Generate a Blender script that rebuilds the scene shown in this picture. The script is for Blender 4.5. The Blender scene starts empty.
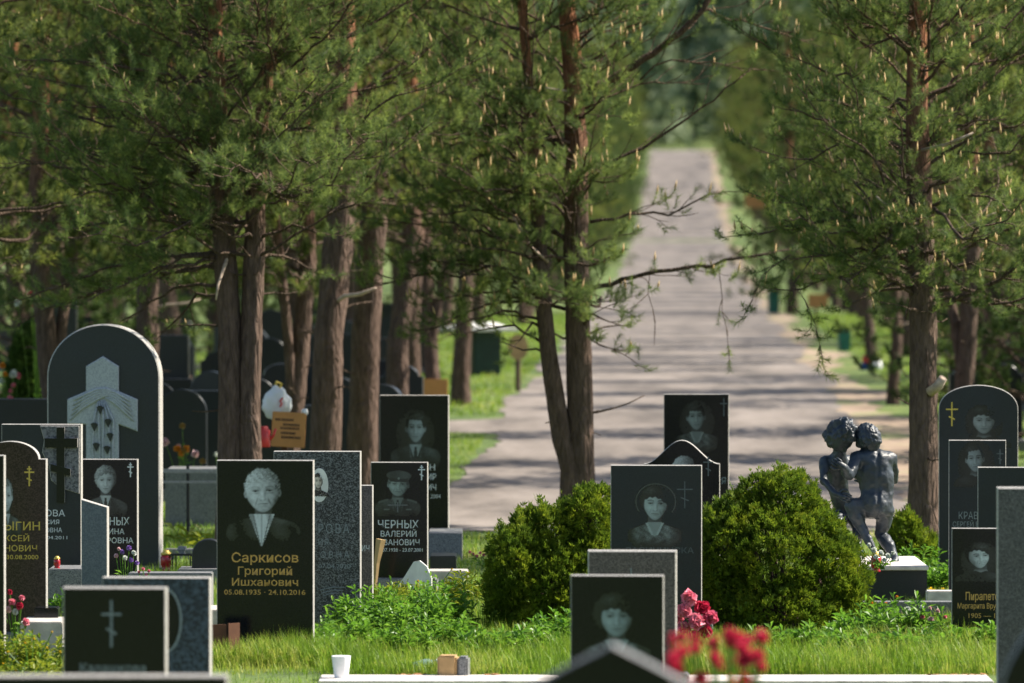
import bpy, bmesh, math, random
import numpy as np
from mathutils import Vector, Matrix, Euler

# ------------------------------------------------------------------ camera, world, sun
R = math.radians
scene = bpy.context.scene
COL = scene.collection
F = 200.0 / 36.0 * 1024.0          # focal length in pixels
CAMZ = 2.5
HORIZ = 253.0
PITCH = math.atan((341.5 - HORIZ) / F)

cam_data = bpy.data.cameras.new('camera')
cam = bpy.data.objects.new('camera', cam_data)
COL.objects.link(cam)
cam.location = (0, 0, CAMZ)
cam.rotation_euler = (R(90) - PITCH, 0, 0)
cam_data.lens = 200
cam_data.sensor_width = 36
cam_data.clip_start = 0.5
cam_data.clip_end = 5000
cam_data.dof.use_dof = True
cam_data.dof.focus_distance = 38.5
cam_data.dof.aperture_fstop = 3.0
scene.camera = cam

SUN_AZ = math.atan2(0.97, 0.24)     # from +Y towards +X
SUN_EL = R(46)
world = bpy.data.worlds.new('World')
scene.world = world
world.use_nodes = True
wn = world.node_tree
bg = wn.nodes['Background']
sky = wn.nodes.new('ShaderNodeTexSky')
sky.sky_type = 'NISHITA'
sky.sun_disc = False
sky.sun_elevation = SUN_EL
sky.sun_rotation = SUN_AZ
wn.links.new(sky.outputs[0], bg.inputs[0])
bg.inputs[1].default_value = 0.085

sun_data = bpy.data.lights.new('sun', 'SUN')
sun_data.energy = 5.0
sun_data.angle = R(0.5)
sun_data.color = (1.0, 0.92, 0.79)
sun = bpy.data.objects.new('sun', sun_data)
COL.objects.link(sun)
sdir = Vector((math.sin(SUN_AZ) * math.cos(SUN_EL), math.cos(SUN_AZ) * math.cos(SUN_EL), math.sin(SUN_EL)))
sun.rotation_euler = sdir.to_track_quat('Z', 'Y').to_euler()
sun.location = (20, 30, 40)

scene.view_settings.view_transform = 'Standard'
scene.view_settings.look = 'None'
scene.view_settings.exposure = 1.2
scene.view_settings.gamma = 1
scene.render.engine = 'CYCLES'
scene.cycles.max_bounces = 6
scene.cycles.diffuse_bounces = 3
scene.cycles.glossy_bounces = 2
scene.cycles.transmission_bounces = 3
scene.cycles.transparent_max_bounces = 4

rng = np.random.default_rng(7)
random.seed(7)


def P(px, py, d):
    """point at distance d (along +Y) seen at pixel px, py"""
    cp, sp = math.cos(PITCH), math.sin(PITCH)
    u = (341.5 - py) / F
    dy = cp + u * sp
    dz = -sp + u * cp
    dx = (px - 512) / F
    k = d / dy
    return Vector((dx * k, d, CAMZ + dz * k))


def X(px, d):
    return (px - 512) / F * d


# ------------------------------------------------------------------ terrain profile
_zy = [-400, -50, 0, 60, 81, 120, 167, 220, 284, 350, 437, 470, 520, 620, 800, 1200, 1800]
_zz = [0, 0, 0, 0.0, .45, .72, 1.0, 1.75, 3.1, 5.6, 10.4, 11.0, 13, 19, 34, 60, 80]


def gz(y):
    return float(np.interp(y, _zy, _zz))


def gz_s(y):
    return (gz(y - 6) + gz(y) * 2 + gz(y + 6)) / 4 if y > 50 else 0.0


def road_c(y):
    return 0.0295 * y


# ------------------------------------------------------------------ materials
MATS = {}


def new_mat(name):
    m = bpy.data.materials.new(name)
    m.use_nodes = True
    nt = m.node_tree
    bs = nt.nodes['Principled BSDF']
    return m, nt, bs


def N(nt, t, **kw):
    n = nt.nodes.new(t)
    for k, v in kw.items():
        if k.startswith('i_'):
            n.inputs[k[2:].replace('_', ' ')].default_value = v
        else:
            setattr(n, k, v)
    return n


def ramp(nt, fac, stops):
    r = nt.nodes.new('ShaderNodeValToRGB')
    el = r.color_ramp.elements
    el[0].position, el[0].color = stops[0][0], (*stops[0][1], 1)
    el[1].position, el[1].color = stops[-1][0], (*stops[-1][1], 1)
    for p, c in stops[1:-1]:
        e = el.new(p)
        e.color = (*c, 1)
    nt.links.new(fac, r.inputs[0])
    return r.outputs[0]


def tex_obj(nt, scale=(1, 1, 1), kind='Object'):
    tc = nt.nodes.new('ShaderNodeTexCoord')
    mp = nt.nodes.new('ShaderNodeMapping')
    mp.inputs['Scale'].default_value = scale
    nt.links.new(tc.outputs[kind], mp.inputs[0])
    return mp.outputs[0]


def noise(nt, vec, scale, detail=4, rough=0.55):
    n = nt.nodes.new('ShaderNodeTexNoise')
    n.inputs['Scale'].default_value = scale
    n.inputs['Detail'].default_value = detail
    n.inputs['Roughness'].default_value = rough
    if vec is not None:
        nt.links.new(vec, n.inputs['Vector'])
    return n.outputs['Fac']


def bump(nt, bs, h, strength=0.3, dist=0.01):
    b = nt.nodes.new('ShaderNodeBump')
    b.inputs['Strength'].default_value = strength
    b.inputs['Distance'].default_value = dist
    nt.links.new(h, b.inputs['Height'])
    nt.links.new(b.outputs[0], bs.inputs['Normal'])


def plain(name, col, rough=0.6, metal=0.0, var=0.25, scale=8, bmp=0.0, spec=0.5):
    """a simple two-tone noisy material"""
    m, nt, bs = new_mat(name)
    v = tex_obj(nt)
    f = noise(nt, v, scale, 5)
    lo = tuple(c * (1 - var) for c in col)
    hi = tuple(min(1, c * (1 + var)) for c in col)
    nt.links.new(ramp(nt, f, [(0.3, lo), (0.7, hi)]), bs.inputs['Base Color'])
    bs.inputs['Roughness'].default_value = rough
    bs.inputs['Metallic'].default_value = metal
    bs.inputs['Specular IOR Level'].default_value = spec
    if bmp:
        bump(nt, bs, noise(nt, v, scale * 4, 4), bmp, 0.005)
    MATS[name] = m
    return m


def granite(name, dark, light, scale=260, rough=0.25, thr=(0.45, 0.62), third=None, coat=0.0):
    m, nt, bs = new_mat(name)
    v = tex_obj(nt)
    vo = nt.nodes.new('ShaderNodeTexVoronoi')
    vo.inputs['Scale'].default_value = scale
    nt.links.new(v, vo.inputs['Vector'])
    sep = nt.nodes.new('ShaderNodeSeparateColor')
    nt.links.new(vo.outputs['Color'], sep.inputs[0])
    n2 = noise(nt, v, scale * 0.35, 6, 0.7)
    ad = N(nt, 'ShaderNodeMath', operation='ADD')
    mu = N(nt, 'ShaderNodeMath', operation='MULTIPLY')
    mu.inputs[1].default_value = 0.5
    nt.links.new(sep.outputs[0], mu.inputs[0])
    mu2 = N(nt, 'ShaderNodeMath', operation='MULTIPLY')
    mu2.inputs[1].default_value = 0.6
    nt.links.new(n2, mu2.inputs[0])
    nt.links.new(mu.outputs[0], ad.inputs[0])
    nt.links.new(mu2.outputs[0], ad.inputs[1])
    st = [(thr[0], dark), (thr[1], light)]
    if third:
        st.append((min(0.98, thr[1] + 0.15), third))
    nt.links.new(ramp(nt, ad.outputs[0], st), bs.inputs['Base Color'])
    bs.inputs['Roughness'].default_value = rough
    bs.inputs['Specular IOR Level'].default_value = .34 if 'polished' in name else .5
    # the faint dust and rain film on a polished face
    dn = noise(nt, v, 3.5, 5, 0.65)
    rr = N(nt, 'ShaderNodeMapRange')
    rr.inputs['To Min'].default_value = rough * 0.6
    rr.inputs['To Max'].default_value = rough * 1.7
    nt.links.new(dn, rr.inputs['Value'])
    nt.links.new(rr.outputs[0], bs.inputs['Roughness'])
    MATS[name] = m
    return m


granite('black_polished', (0.006, 0.007, 0.009), (0.015, 0.016, 0.019), 420, 0.12, (0.5, 0.9))
granite('black_matte', (0.009, 0.012, 0.016), (0.020, 0.024, 0.030), 300, 0.3, (0.45, 0.8))
granite('brown_polished', (0.022, 0.015, 0.012), (0.065, 0.042, 0.034), 160, 0.16, (0.42, 0.75))
granite('brown_grey', (0.055, 0.042, 0.040), (0.16, 0.125, 0.12), 190, 0.35, (0.4, 0.7))
granite('grey_granite', (0.010, 0.011, 0.012), (0.13, 0.135, 0.14), 150, 0.35, (0.44, 0.72), (0.24, 0.24, 0.24))
granite('grey_granite_fine', (0.035, 0.034, 0.037), (0.15, 0.14, 0.145), 230, 0.35, (0.4, 0.75))
granite('blue_granite', (0.012, 0.020, 0.032), (0.060, 0.085, 0.12), 75, 0.28, (0.42, 0.7))
granite('slate_grey', (0.085, 0.10, 0.115), (0.13, 0.15, 0.165), 120, 0.5, (0.4, 0.7))
granite('side_granite', (0.24, 0.225, 0.21), (0.42, 0.40, 0.37), 200, 0.6, (0.35, 0.65))
granite('side_dark', (0.07, 0.075, 0.08), (0.22, 0.22, 0.22), 200, 0.45, (0.35, 0.65))
granite('relief_grey', (0.27, 0.29, 0.30), (0.38, 0.40, 0.41), 140, 0.6, (0.35, 0.65))
granite('rough_grey', (0.06, 0.06, 0.062), (0.19, 0.185, 0.185), 90, 0.8, (0.35, 0.65))
plain('concrete', (0.42, 0.39, 0.35), 0.85, 0, 0.25, 12, 0.4)
plain('kerb_pale', (0.60, 0.55, 0.50), 0.8, 0, 0.3, 9, 0.4)
plain('gold_paint', (0.62, 0.36, 0.10), 0.45, 0.25, 0.15, 40)
plain('gold_yellow', (0.62, 0.44, 0.08), 0.45, 0.2, 0.15, 40)
plain('white_paint', (0.62, 0.64, 0.65), 0.6, 0, 0.1, 40)
plain('grey_cut', (0.20, 0.225, 0.235), 0.7, 0, 0.2, 60)
plain('faint_cut', (0.10, 0.11, 0.115), 0.7, 0, 0.2, 60)
plain('bronze_patina', (0.024, 0.032, 0.042), 0.48, 0.0, 0.55, 9, 0.8)
plain('red_glass', (0.35, 0.01, 0.02), 0.15, 0, 0.2, 20)
plain('red_plastic', (0.6, 0.03, 0.03), 0.4)
plain('white_plastic', (0.78, 0.78, 0.80), 0.5, 0, 0.06, 5)
plain('green_bin', (0.01, 0.13, 0.09), 0.45)
plain('dark_green', (0.008, 0.03, 0.022), 0.6)
plain('black_metal', (0.02, 0.02, 0.022), 0.4, 0.6)
plain('rust_metal', (0.12, 0.05, 0.025), 0.8, 0.3)
plain('orange_board', (0.56, 0.26, 0.08), 0.7, 0, 0.12, 6)
plain('dark_ink', (0.05, 0.03, 0.02), 0.7)
plain('cardboard', (0.42, 0.27, 0.12), 0.8)
plain('denim_blue', (0.02, 0.07, 0.2), 0.8)
plain('ceramic_white', (0.72, 0.70, 0.66), 0.25)
plain('ochre', (0.35, 0.22, 0.05), 0.6)
plain('dry_leaf', (0.30, 0.13, 0.05), 0.8)


def leafy(name, lo, hi, trans=0.45, rough=0.5, nscale=3.0, mid=None, gloss=0.3):
    m = bpy.data.materials.new(name)
    m.use_nodes = True
    nt = m.node_tree
    bs = nt.nodes['Principled BSDF']
    out = nt.nodes['Material Output']
    v = tex_obj(nt)
    f1 = noise(nt, v, nscale, 3)
    f2 = noise(nt, v, nscale * 14, 2)
    mx = N(nt, 'ShaderNodeMath', operation='ADD')
    h = N(nt, 'ShaderNodeMath', operation='MULTIPLY')
    h.inputs[1].default_value = 0.5
    nt.links.new(f1, mx.inputs[0])
    nt.links.new(f2, mx.inputs[1])
    nt.links.new(mx.outputs[0], h.inputs[0])
    st = [(0.36, lo), (0.62, hi)]
    if mid:
        st = [(0.36, lo), (0.5, mid), (0.62, hi)]
    c = ramp(nt, h.outputs[0], st)
    nt.links.new(c, bs.inputs['Base Color'])
    bs.inputs['Roughness'].default_value = rough
    bs.inputs['Specular IOR Level'].default_value = gloss
    tr = nt.nodes.new('ShaderNodeBsdfTranslucent')
    nt.links.new(c, tr.inputs['Color'])
    mix = nt.nodes.new('ShaderNodeMixShader')
    mix.inputs[0].default_value = trans
    nt.links.new(bs.outputs[0], mix.inputs[1])
    nt.links.new(tr.outputs[0], mix.inputs[2])
    nt.links.new(mix.outputs[0], out.inputs['Surface'])
    MATS[name] = m
    return m


leafy('needles', (0.062, 0.100, 0.036), (0.28, 0.34, 0.08), 0.58, 0.55, 1.8, (0.130, 0.185, 0.052))
leafy('needles_far', (0.065, 0.095, 0.030), (0.27, 0.30, 0.06), 0.58, 0.6, 0.9, (0.13, 0.165, 0.04))
leafy('spruce_needles', (0.03, 0.07, 0.022), (0.13, 0.18, 0.04), 0.4, 0.6, 1.0)
leafy('candles', (0.50, 0.34, 0.17), (0.68, 0.50, 0.24), 0.3, 0.6, 9)
leafy('thuja_leaf', (0.045, 0.085, 0.010), (0.28, 0.32, 0.022), 0.42, 0.6, 7.5, (0.12, 0.19, 0.014))
leafy('thuja_dark', (0.02, 0.055, 0.012), (0.07, 0.12, 0.02), 0.3, 0.6, 4.5)
leafy('grass_blade', (0.09, 0.18, 0.012), (0.40, 0.42, 0.08), 0.5, 0.5, 1.6, (0.18, 0.30, 0.022))
leafy('plant_leaf', (0.07, 0.18, 0.016), (0.22, 0.36, 0.04), 0.5, 0.42, 5, (0.12, 0.26, 0.024), 0.5)
leafy('plant_leaf_yellow', (0.10, 0.16, 0.012), (0.30, 0.33, 0.03), 0.45, 0.45, 5)
leafy('petal_pink', (0.75, 0.10, 0.20), (0.88, 0.38, 0.45), 0.3, 0.6, 20)
leafy('petal_deep', (0.40, 0.015, 0.05), (0.72, 0.05, 0.12), 0.3, 0.6, 25)
leafy('petal_red', (0.60, 0.02, 0.07), (0.85, 0.09, 0.18), 0.35, 0.6, 25)
leafy('petal_white', (0.62, 0.66, 0.58), (0.85, 0.86, 0.82), 0.3, 0.6, 20)
leafy('petal_purple', (0.22, 0.10, 0.42), (0.45, 0.28, 0.66), 0.3, 0.6, 20)
leafy('petal_yellow', (0.70, 0.45, 0.02), (0.85, 0.62, 0.05), 0.3, 0.6, 20)
leafy('petal_pale', (0.75, 0.45, 0.48), (0.85, 0.62, 0.6), 0.3, 0.6, 20)
leafy('petal_orange', (0.72, 0.25, 0.02), (0.85, 0.40, 0.05), 0.3, 0.6, 20)
leafy('forest_leaf_hazed', (0.06, 0.10, 0.055), (0.17, 0.21, 0.11), 0.3, 0.7, 0.12)  # distance haze put into the leaf colour: paler, bluish green


def bark_mat(name, low, high, zmid=3.0, zspan=2.0):
    m, nt, bs = new_mat(name)
    v = tex_obj(nt, (1, 1, 0.22))
    vo = nt.nodes.new('ShaderNodeTexVoronoi')
    vo.feature = 'DISTANCE_TO_EDGE'
    vo.inputs['Scale'].default_value = 26
    wob = nt.nodes.new('ShaderNodeTexNoise')
    wob.inputs['Scale'].default_value = 9
    nt.links.new(v, wob.inputs['Vector'])
    mixv = N(nt, 'ShaderNodeMix', data_type='VECTOR')
    mixv.inputs[0].default_value = 0.12
    nt.links.new(v, mixv.inputs[4])
    nt.links.new(wob.outputs['Color'], mixv.inputs[5])
    nt.links.new(mixv.outputs[1], vo.inputs['Vector'])
    fn = noise(nt, v, 30, 6, 0.7)
    # bark colour of its own changes up a pine stem: grey plates low down, orange skin above
    tc = nt.nodes.new('ShaderNodeTexCoord')
    sp = nt.nodes.new('ShaderNodeSeparateXYZ')
    nt.links.new(tc.outputs['Object'], sp.inputs[0])
    mr = N(nt, 'ShaderNodeMapRange')
    mr.inputs['From Min'].default_value = zmid - zspan / 2
    mr.inputs['From Max'].default_value = zmid + zspan / 2
    nt.links.new(sp.outputs[2], mr.inputs['Value'])
    cl = ramp(nt, fn, [(0.3, tuple(c * 0.5 for c in low)), (0.7, tuple(c * 1.5 for c in low))])
    ch = ramp(nt, fn, [(0.3, tuple(c * 0.5 for c in high)), (0.7, tuple(c * 1.4 for c in high))])
    mx = N(nt, 'ShaderNodeMix', data_type='RGBA')
    nt.links.new(mr.outputs[0], mx.inputs[0])
    nt.links.new(cl, mx.inputs[6])
    nt.links.new(ch, mx.inputs[7])
    nt.links.new(mx.outputs[2], bs.inputs['Base Color'])
    bs.inputs['Roughness'].default_value = 0.9
    bs.inputs['Specular IOR Level'].default_value = 0.15
    ad = N(nt, 'ShaderNodeMath', operation='MULTIPLY_ADD')
    ad.inputs[1].default_value = 2.2
    nt.links.new(vo.outputs[0], ad.inputs[0])
    nt.links.new(fn, ad.inputs[2])
    bump(nt, bs, ad.outputs[0], 0.9, 0.025)
    MATS[name] = m
    return m


bark_mat('pine_bark', (0.118, 0.080, 0.062), (0.26, 0.11, 0.055), 3.5, 1.8)
bark_mat('twig_bark', (0.10, 0.07, 0.052), (0.125, 0.075, 0.05), 4, 2)
plain('lichen_wood', (0.42, 0.32, 0.25), 0.9, 0, 0.3, 20)


def vcol_mat(name, rough=0.14):
    m, nt, bs = new_mat(name)
    at = nt.nodes.new('ShaderNodeAttribute')
    at.attribute_name = 'engrave'
    nt.links.new(at.outputs['Color'], bs.inputs['Base Color'])
    bs.inputs['Roughness'].default_value = rough
    MATS[name] = m
    return m


vcol_mat('engraving')


def ground_mat():
    m, nt, bs = new_mat('ground_earth')
    v = tex_obj(nt)
    f1 = noise(nt, v, 0.9, 6, 0.6)
    f2 = noise(nt, v, 18, 5, 0.7)
    c1 = ramp(nt, f1, [(0.36, (0.05, 0.085, 0.016)), (0.52, (0.095, 0.15, 0.024)), (0.68, (0.17, 0.17, 0.05))])
    c2 = ramp(nt, f2, [(0.3, (0.3, 0.3, 0.3)), (0.7, (1.5, 1.5, 1.5))])
    mx = N(nt, 'ShaderNodeMix', data_type='RGBA', blend_type='MULTIPLY')
    mx.inputs[0].default_value = 0.7
    nt.links.new(c1, mx.inputs[6])
    nt.links.new(c2, mx.inputs[7])
    nt.links.new(mx.outputs[2], bs.inputs['Base Color'])
    bs.inputs['Roughness'].default_value = 1
    bump(nt, bs, f2, 0.6, 0.04)
    MATS['ground_earth'] = m


def dirt_mat():
    m, nt, bs = new_mat('dirt')
    v = tex_obj(nt)
    f1 = noise(nt, v, 0.8, 6, 0.6)
    f2 = noise(nt, v, 14, 5, 0.7)
    mx0 = N(nt, 'ShaderNodeMath', operation='MULTIPLY_ADD')
    mx0.inputs[1].default_value = 0.4
    nt.links.new(f2, mx0.inputs[0])
    nt.links.new(f1, mx0.inputs[2])
    c1 = ramp(nt, mx0.outputs[0], [(0.5, (0.16, 0.115, 0.075)), (0.72, (0.30, 0.22, 0.16)), (0.86, (0.16, 0.19, 0.06))])
    nt.links.new(c1, bs.inputs['Base Color'])
    bs.inputs['Roughness'].default_value = 1
    bump(nt, bs, f2, 0.5, 0.02)
    MATS['dirt'] = m


def asphalt_mat():
    m, nt, bs = new_mat('asphalt')
    v = tex_obj(nt)
    vs = tex_obj(nt, (1, 0.25, 1))
    f1 = noise(nt, vs, 1.2, 6, 0.62)
    f2 = noise(nt, v, 45, 4, 0.7)
    a = N(nt, 'ShaderNodeMath', operation='MULTIPLY_ADD')
    a.inputs[1].default_value = 0.35
    nt.links.new(f2, a.inputs[0])
    nt.links.new(f1, a.inputs[2])
    c = ramp(nt, a.outputs[0], [(0.48, (0.075, 0.062, 0.053)), (0.64, (0.148, 0.124, 0.106)), (0.88, (0.235, 0.20, 0.175))])
    nt.links.new(c, bs.inputs['Base Color'])
    bs.inputs['Roughness'].default_value = 0.9
    bump(nt, bs, f2, 0.4, 0.01)
    MATS['asphalt'] = m


ground_mat()
dirt_mat()
asphalt_mat()


# ------------------------------------------------------------------ object helpers
def link(o, parent=None):
    COL.objects.link(o)
    if parent is not None:
        o.parent = parent
    return o


def tag(o, label=None, cat=None, group=None, kind=None):
    if label: o['label'] = label
    if cat: o['category'] = cat
    if group: o['group'] = group
    if kind: o['kind'] = kind
    return o


def thing(name, label, cat, loc=(0, 0, 0), rz=0.0, group=None):
    o = bpy.data.objects.new(name, None)
    o.empty_display_size = 0.2
    link(o)
    o.location = loc
    o.rotation_euler = (0, 0, rz)
    return tag(o, label, cat, group)


def mobj(name, me, mats, parent=None, loc=(0, 0, 0)):
    if not isinstance(mats, (list, tuple)):
        mats = [mats]
    if len(me.materials) == 0:
        for m in mats:
            me.materials.append(MATS[m] if isinstance(m, str) else m)
    o = bpy.data.objects.new(name, me)
    link(o, parent)
    o.location = loc
    return o


def copy_tree(o, parent=None):
    c = o.copy()
    COL.objects.link(c)
    c.parent = parent
    for ch in list(o.children):
        copy_tree(ch, c)
    return c


class MB:
    """collects tris and quads, builds one mesh"""

    def __init__(self):
        self.v, self.f, self.m, self.n = [], [], [], 0

    def add(self, verts, faces, mi=0):
        verts = np.asarray(verts, dtype=np.float64).reshape(-1, 3)
        self.v.append(verts)
        for f in faces:
            self.f.append([i + self.n for i in f])
        self.m += [mi] * len(faces)
        self.n += len(verts)

    def box(self, c, s, mi=0, rz=0.0, taper=1.0):
        cx, cy, cz = c
        hx, hy, hz = s[0] / 2, s[1] / 2, s[2] / 2
        vs = []
        for z, t in ((-hz, 1), (hz, taper)):
            for x, y in ((-hx, -hy), (hx, -hy), (hx, hy), (-hx, hy)):
                x2, y2 = x * t, y * t
                vs.append((cx + x2 * math.cos(rz) - y2 * math.sin(rz), cy + x2 * math.sin(rz) + y2 * math.cos(rz), cz + z))
        self.add(vs, [(3, 2, 1, 0), (4, 5, 6, 7), (0, 1, 5, 4), (1, 2, 6, 5), (2, 3, 7, 6), (3, 0, 4, 7)], mi)

    def tube(self, pts, radii, k=6, mi=0, cap=True):
        pts = [Vector(p) for p in pts]
        n = len(pts)
        if np.isscalar(radii):
            radii = [radii] * n
        up = Vector((0, 0, 1))
        vs = []
        t0 = (pts[1] - pts[0]).normalized()
        a = t0.cross(up)
        if a.length < 0.05:
            a = t0.cross(Vector((1, 0, 0)))
        a.normalize()
        for i in range(n):
            t = (pts[min(i + 1, n - 1)] - pts[max(i - 1, 0)]).normalized()
            a = (a - t * a.dot(t))
            if a.length < 1e-6:
                a = t.orthogonal()
            a.normalize()
            b = t.cross(a)
            for j in range(k):
                an = 2 * math.pi * j / k
                vs.append(pts[i] + (a * math.cos(an) + b * math.sin(an)) * radii[i])
        fs = []
        for i in range(n - 1):
            for j in range(k):
                j2 = (j + 1) % k
                fs.append((i * k + j, i * k + j2, (i + 1) * k + j2, (i + 1) * k + j))
        if cap and k > 2:
            fs.append(tuple(range(k))[::-1])
            fs.append(tuple((n - 1) * k + j for j in range(k)))
        self.add(vs, fs, mi)

    def lathe(self, prof, c=(0, 0, 0), k=20, mi=0):
        vs, fs = [], []
        n = len(prof)
        for r, z in prof:
            for j in range(k):
                an = 2 * math.pi * j / k
                vs.append((c[0] + r * math.cos(an), c[1] + r * math.sin(an), c[2] + z))
        for i in range(n - 1):
            for j in range(k):
                j2 = (j + 1) % k
                fs.append((i * k + j, i * k + j2, (i + 1) * k + j2, (i + 1) * k + j))
        fs.append(tuple(range(k))[::-1])
        fs.append(tuple((n - 1) * k + j for j in range(k)))
        self.add(vs, fs, mi)

    def mesh(self, name='mesh', smooth=False):
        me = bpy.data.meshes.new(name)
        v = np.concatenate(self.v) if self.v else np.zeros((0, 3))
        me.from_pydata([tuple(p) for p in v], [], self.f)
        me.polygons.foreach_set('material_index', self.m)
        if smooth:
            me.polygons.foreach_set('use_smooth', [True] * len(self.f))
        me.update()
        return me

    def build(self, name, mats, parent=None, smooth=False, loc=(0, 0, 0), bevel=0.0):
        me = self.mesh(name, smooth)
        if bevel:
            bm = bmesh.new()
            bm.from_mesh(me)
            bmesh.ops.bevel(bm, geom=bm.edges[:], offset=bevel, segments=2, affect='EDGES', clamp_overlap=True)
            bm.to_mesh(me)
            bm.free()
        return mobj(name, me, mats, parent, loc)


def tri_mesh(name, V, T, mi=None):
    """fast triangle mesh"""
    me = bpy.data.meshes.new(name)
    V = np.ascontiguousarray(V, dtype=np.float32)
    T = np.ascontiguousarray(T, dtype=np.int32)
    me.vertices.add(len(V))
    me.vertices.foreach_set('co', V.ravel())
    me.loops.add(T.size)
    me.loops.foreach_set('vertex_index', T.ravel())
    me.polygons.add(len(T))
    me.polygons.foreach_set('loop_start', np.arange(len(T), dtype=np.int32) * 3)
    if mi is not None:
        me.polygons.foreach_set('material_index', np.ascontiguousarray(mi, dtype=np.int32))
    me.update(calc_edges=True)
    return me


def unit(a):
    return a / (np.linalg.norm(a, axis=-1, keepdims=True) + 1e-9)


# ------------------------------------------------------------------ SETTING: terrain, road, path
def strip(name, y0, y1, xl, xr, mat, dz, step=None, cols=8):
    """a sheet following the terrain between two edge functions"""
    ys = []
    y = y0
    while y < y1:
        ys.append(y)
        y += max(.30, (y - 40) * 0.02)
    ys.append(y1)
    vs, fs = [], []
    for i, y in enumerate(ys):
        a, b = xl(y), xr(y)
        for j in range(cols + 1):
            vs.append((a + (b - a) * j / cols, y, gz_s(y) + dz))
    w = cols + 1
    for i in range(len(ys) - 1):
        for j in range(cols):
            fs.append((i * w + j, i * w + j + 1, (i + 1) * w + j + 1, (i + 1) * w + j))
    mb = MB()
    mb.add(vs, fs)
    o = mb.build(name, mat, smooth=True)
    return tag(o, kind='structure')


mb = MB()
ys = list(np.arange(-300, 40, 40)) + list(np.arange(40, 120, 2)) + list(np.arange(120, 480, 8)) + list(np.arange(480, 1801, 60))
xs = [-900, -400, -150, -60, -25, -12, -5, 0, 5, 12, 25, 60, 150, 400, 900]
vs, fs = [], []
for y in ys:
    for x in xs:
        vs.append((x, y, gz_s(y)))
for i in range(len(ys) - 1):
    for j in range(len(xs) - 1):
        w = len(xs)
        fs.append((i * w + j, i * w + j + 1, (i + 1) * w + j + 1, (i + 1) * w + j))
mb.add(vs, fs)
tag(mb.build('ground', 'ground_earth', smooth=True), kind='structure')


def wob(y, s, a):
    return a * (math.sin(y * 0.31 + s) + 0.6 * math.sin(y * 0.83 + 2 * s) + 0.4 * math.sin(y * 1.9 + 3 * s) + .45 * math.sin(y * 5.3 + s) + .35 * math.sin(y * 9.7 + 4 * s))


# bare earth verge on the right of the road, then the road above it
strip('dirt_verge', 50, 440, lambda y: road_c(y) + 1.6, lambda y: road_c(y) + 2.75 + wob(y, 1, .22) + (0.6 if y < 75 else 0), 'dirt', 0.004)
strip('road', 51, 441, lambda y: road_c(y) - 2.35 - wob(y, 2, .10), lambda y: road_c(y) + 2.3 + wob(y, 5, .12), 'asphalt', 0.010)
mb = MB()
vs = []
pts_n = 90
for i in range(pts_n + 1):
    x = -40 + (38.5 + 0.0295 * 73 - 0.2) * i / pts_n
    ym = 73 + 0.03 * x + 0.15 * math.sin(x * 1.3)
    hw = 1.05 + 0.15 * math.sin(x * 2.1) + .10 * math.sin(x * 5.7) + .06 * math.sin(x * 13)
    hw += 1.3 * max(0, (x - (0.0295 * 73 - 4.2)) / 2.2) ** 2
    for k in range(5):
        y = ym - hw + 2 * hw * k / 4
        vs.append((x, y, gz_s(y) + 0.007))
fs = [(i * 5 + k, (i + 1) * 5 + k, (i + 1) * 5 + k + 1, i * 5 + k + 1) for i in range(pts_n) for k in range(4)]
mb.add(vs, fs)
tag(mb.build('path', 'asphalt', smooth=True), kind='structure')


# ------------------------------------------------------------------ TREES
PALES = []


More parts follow.
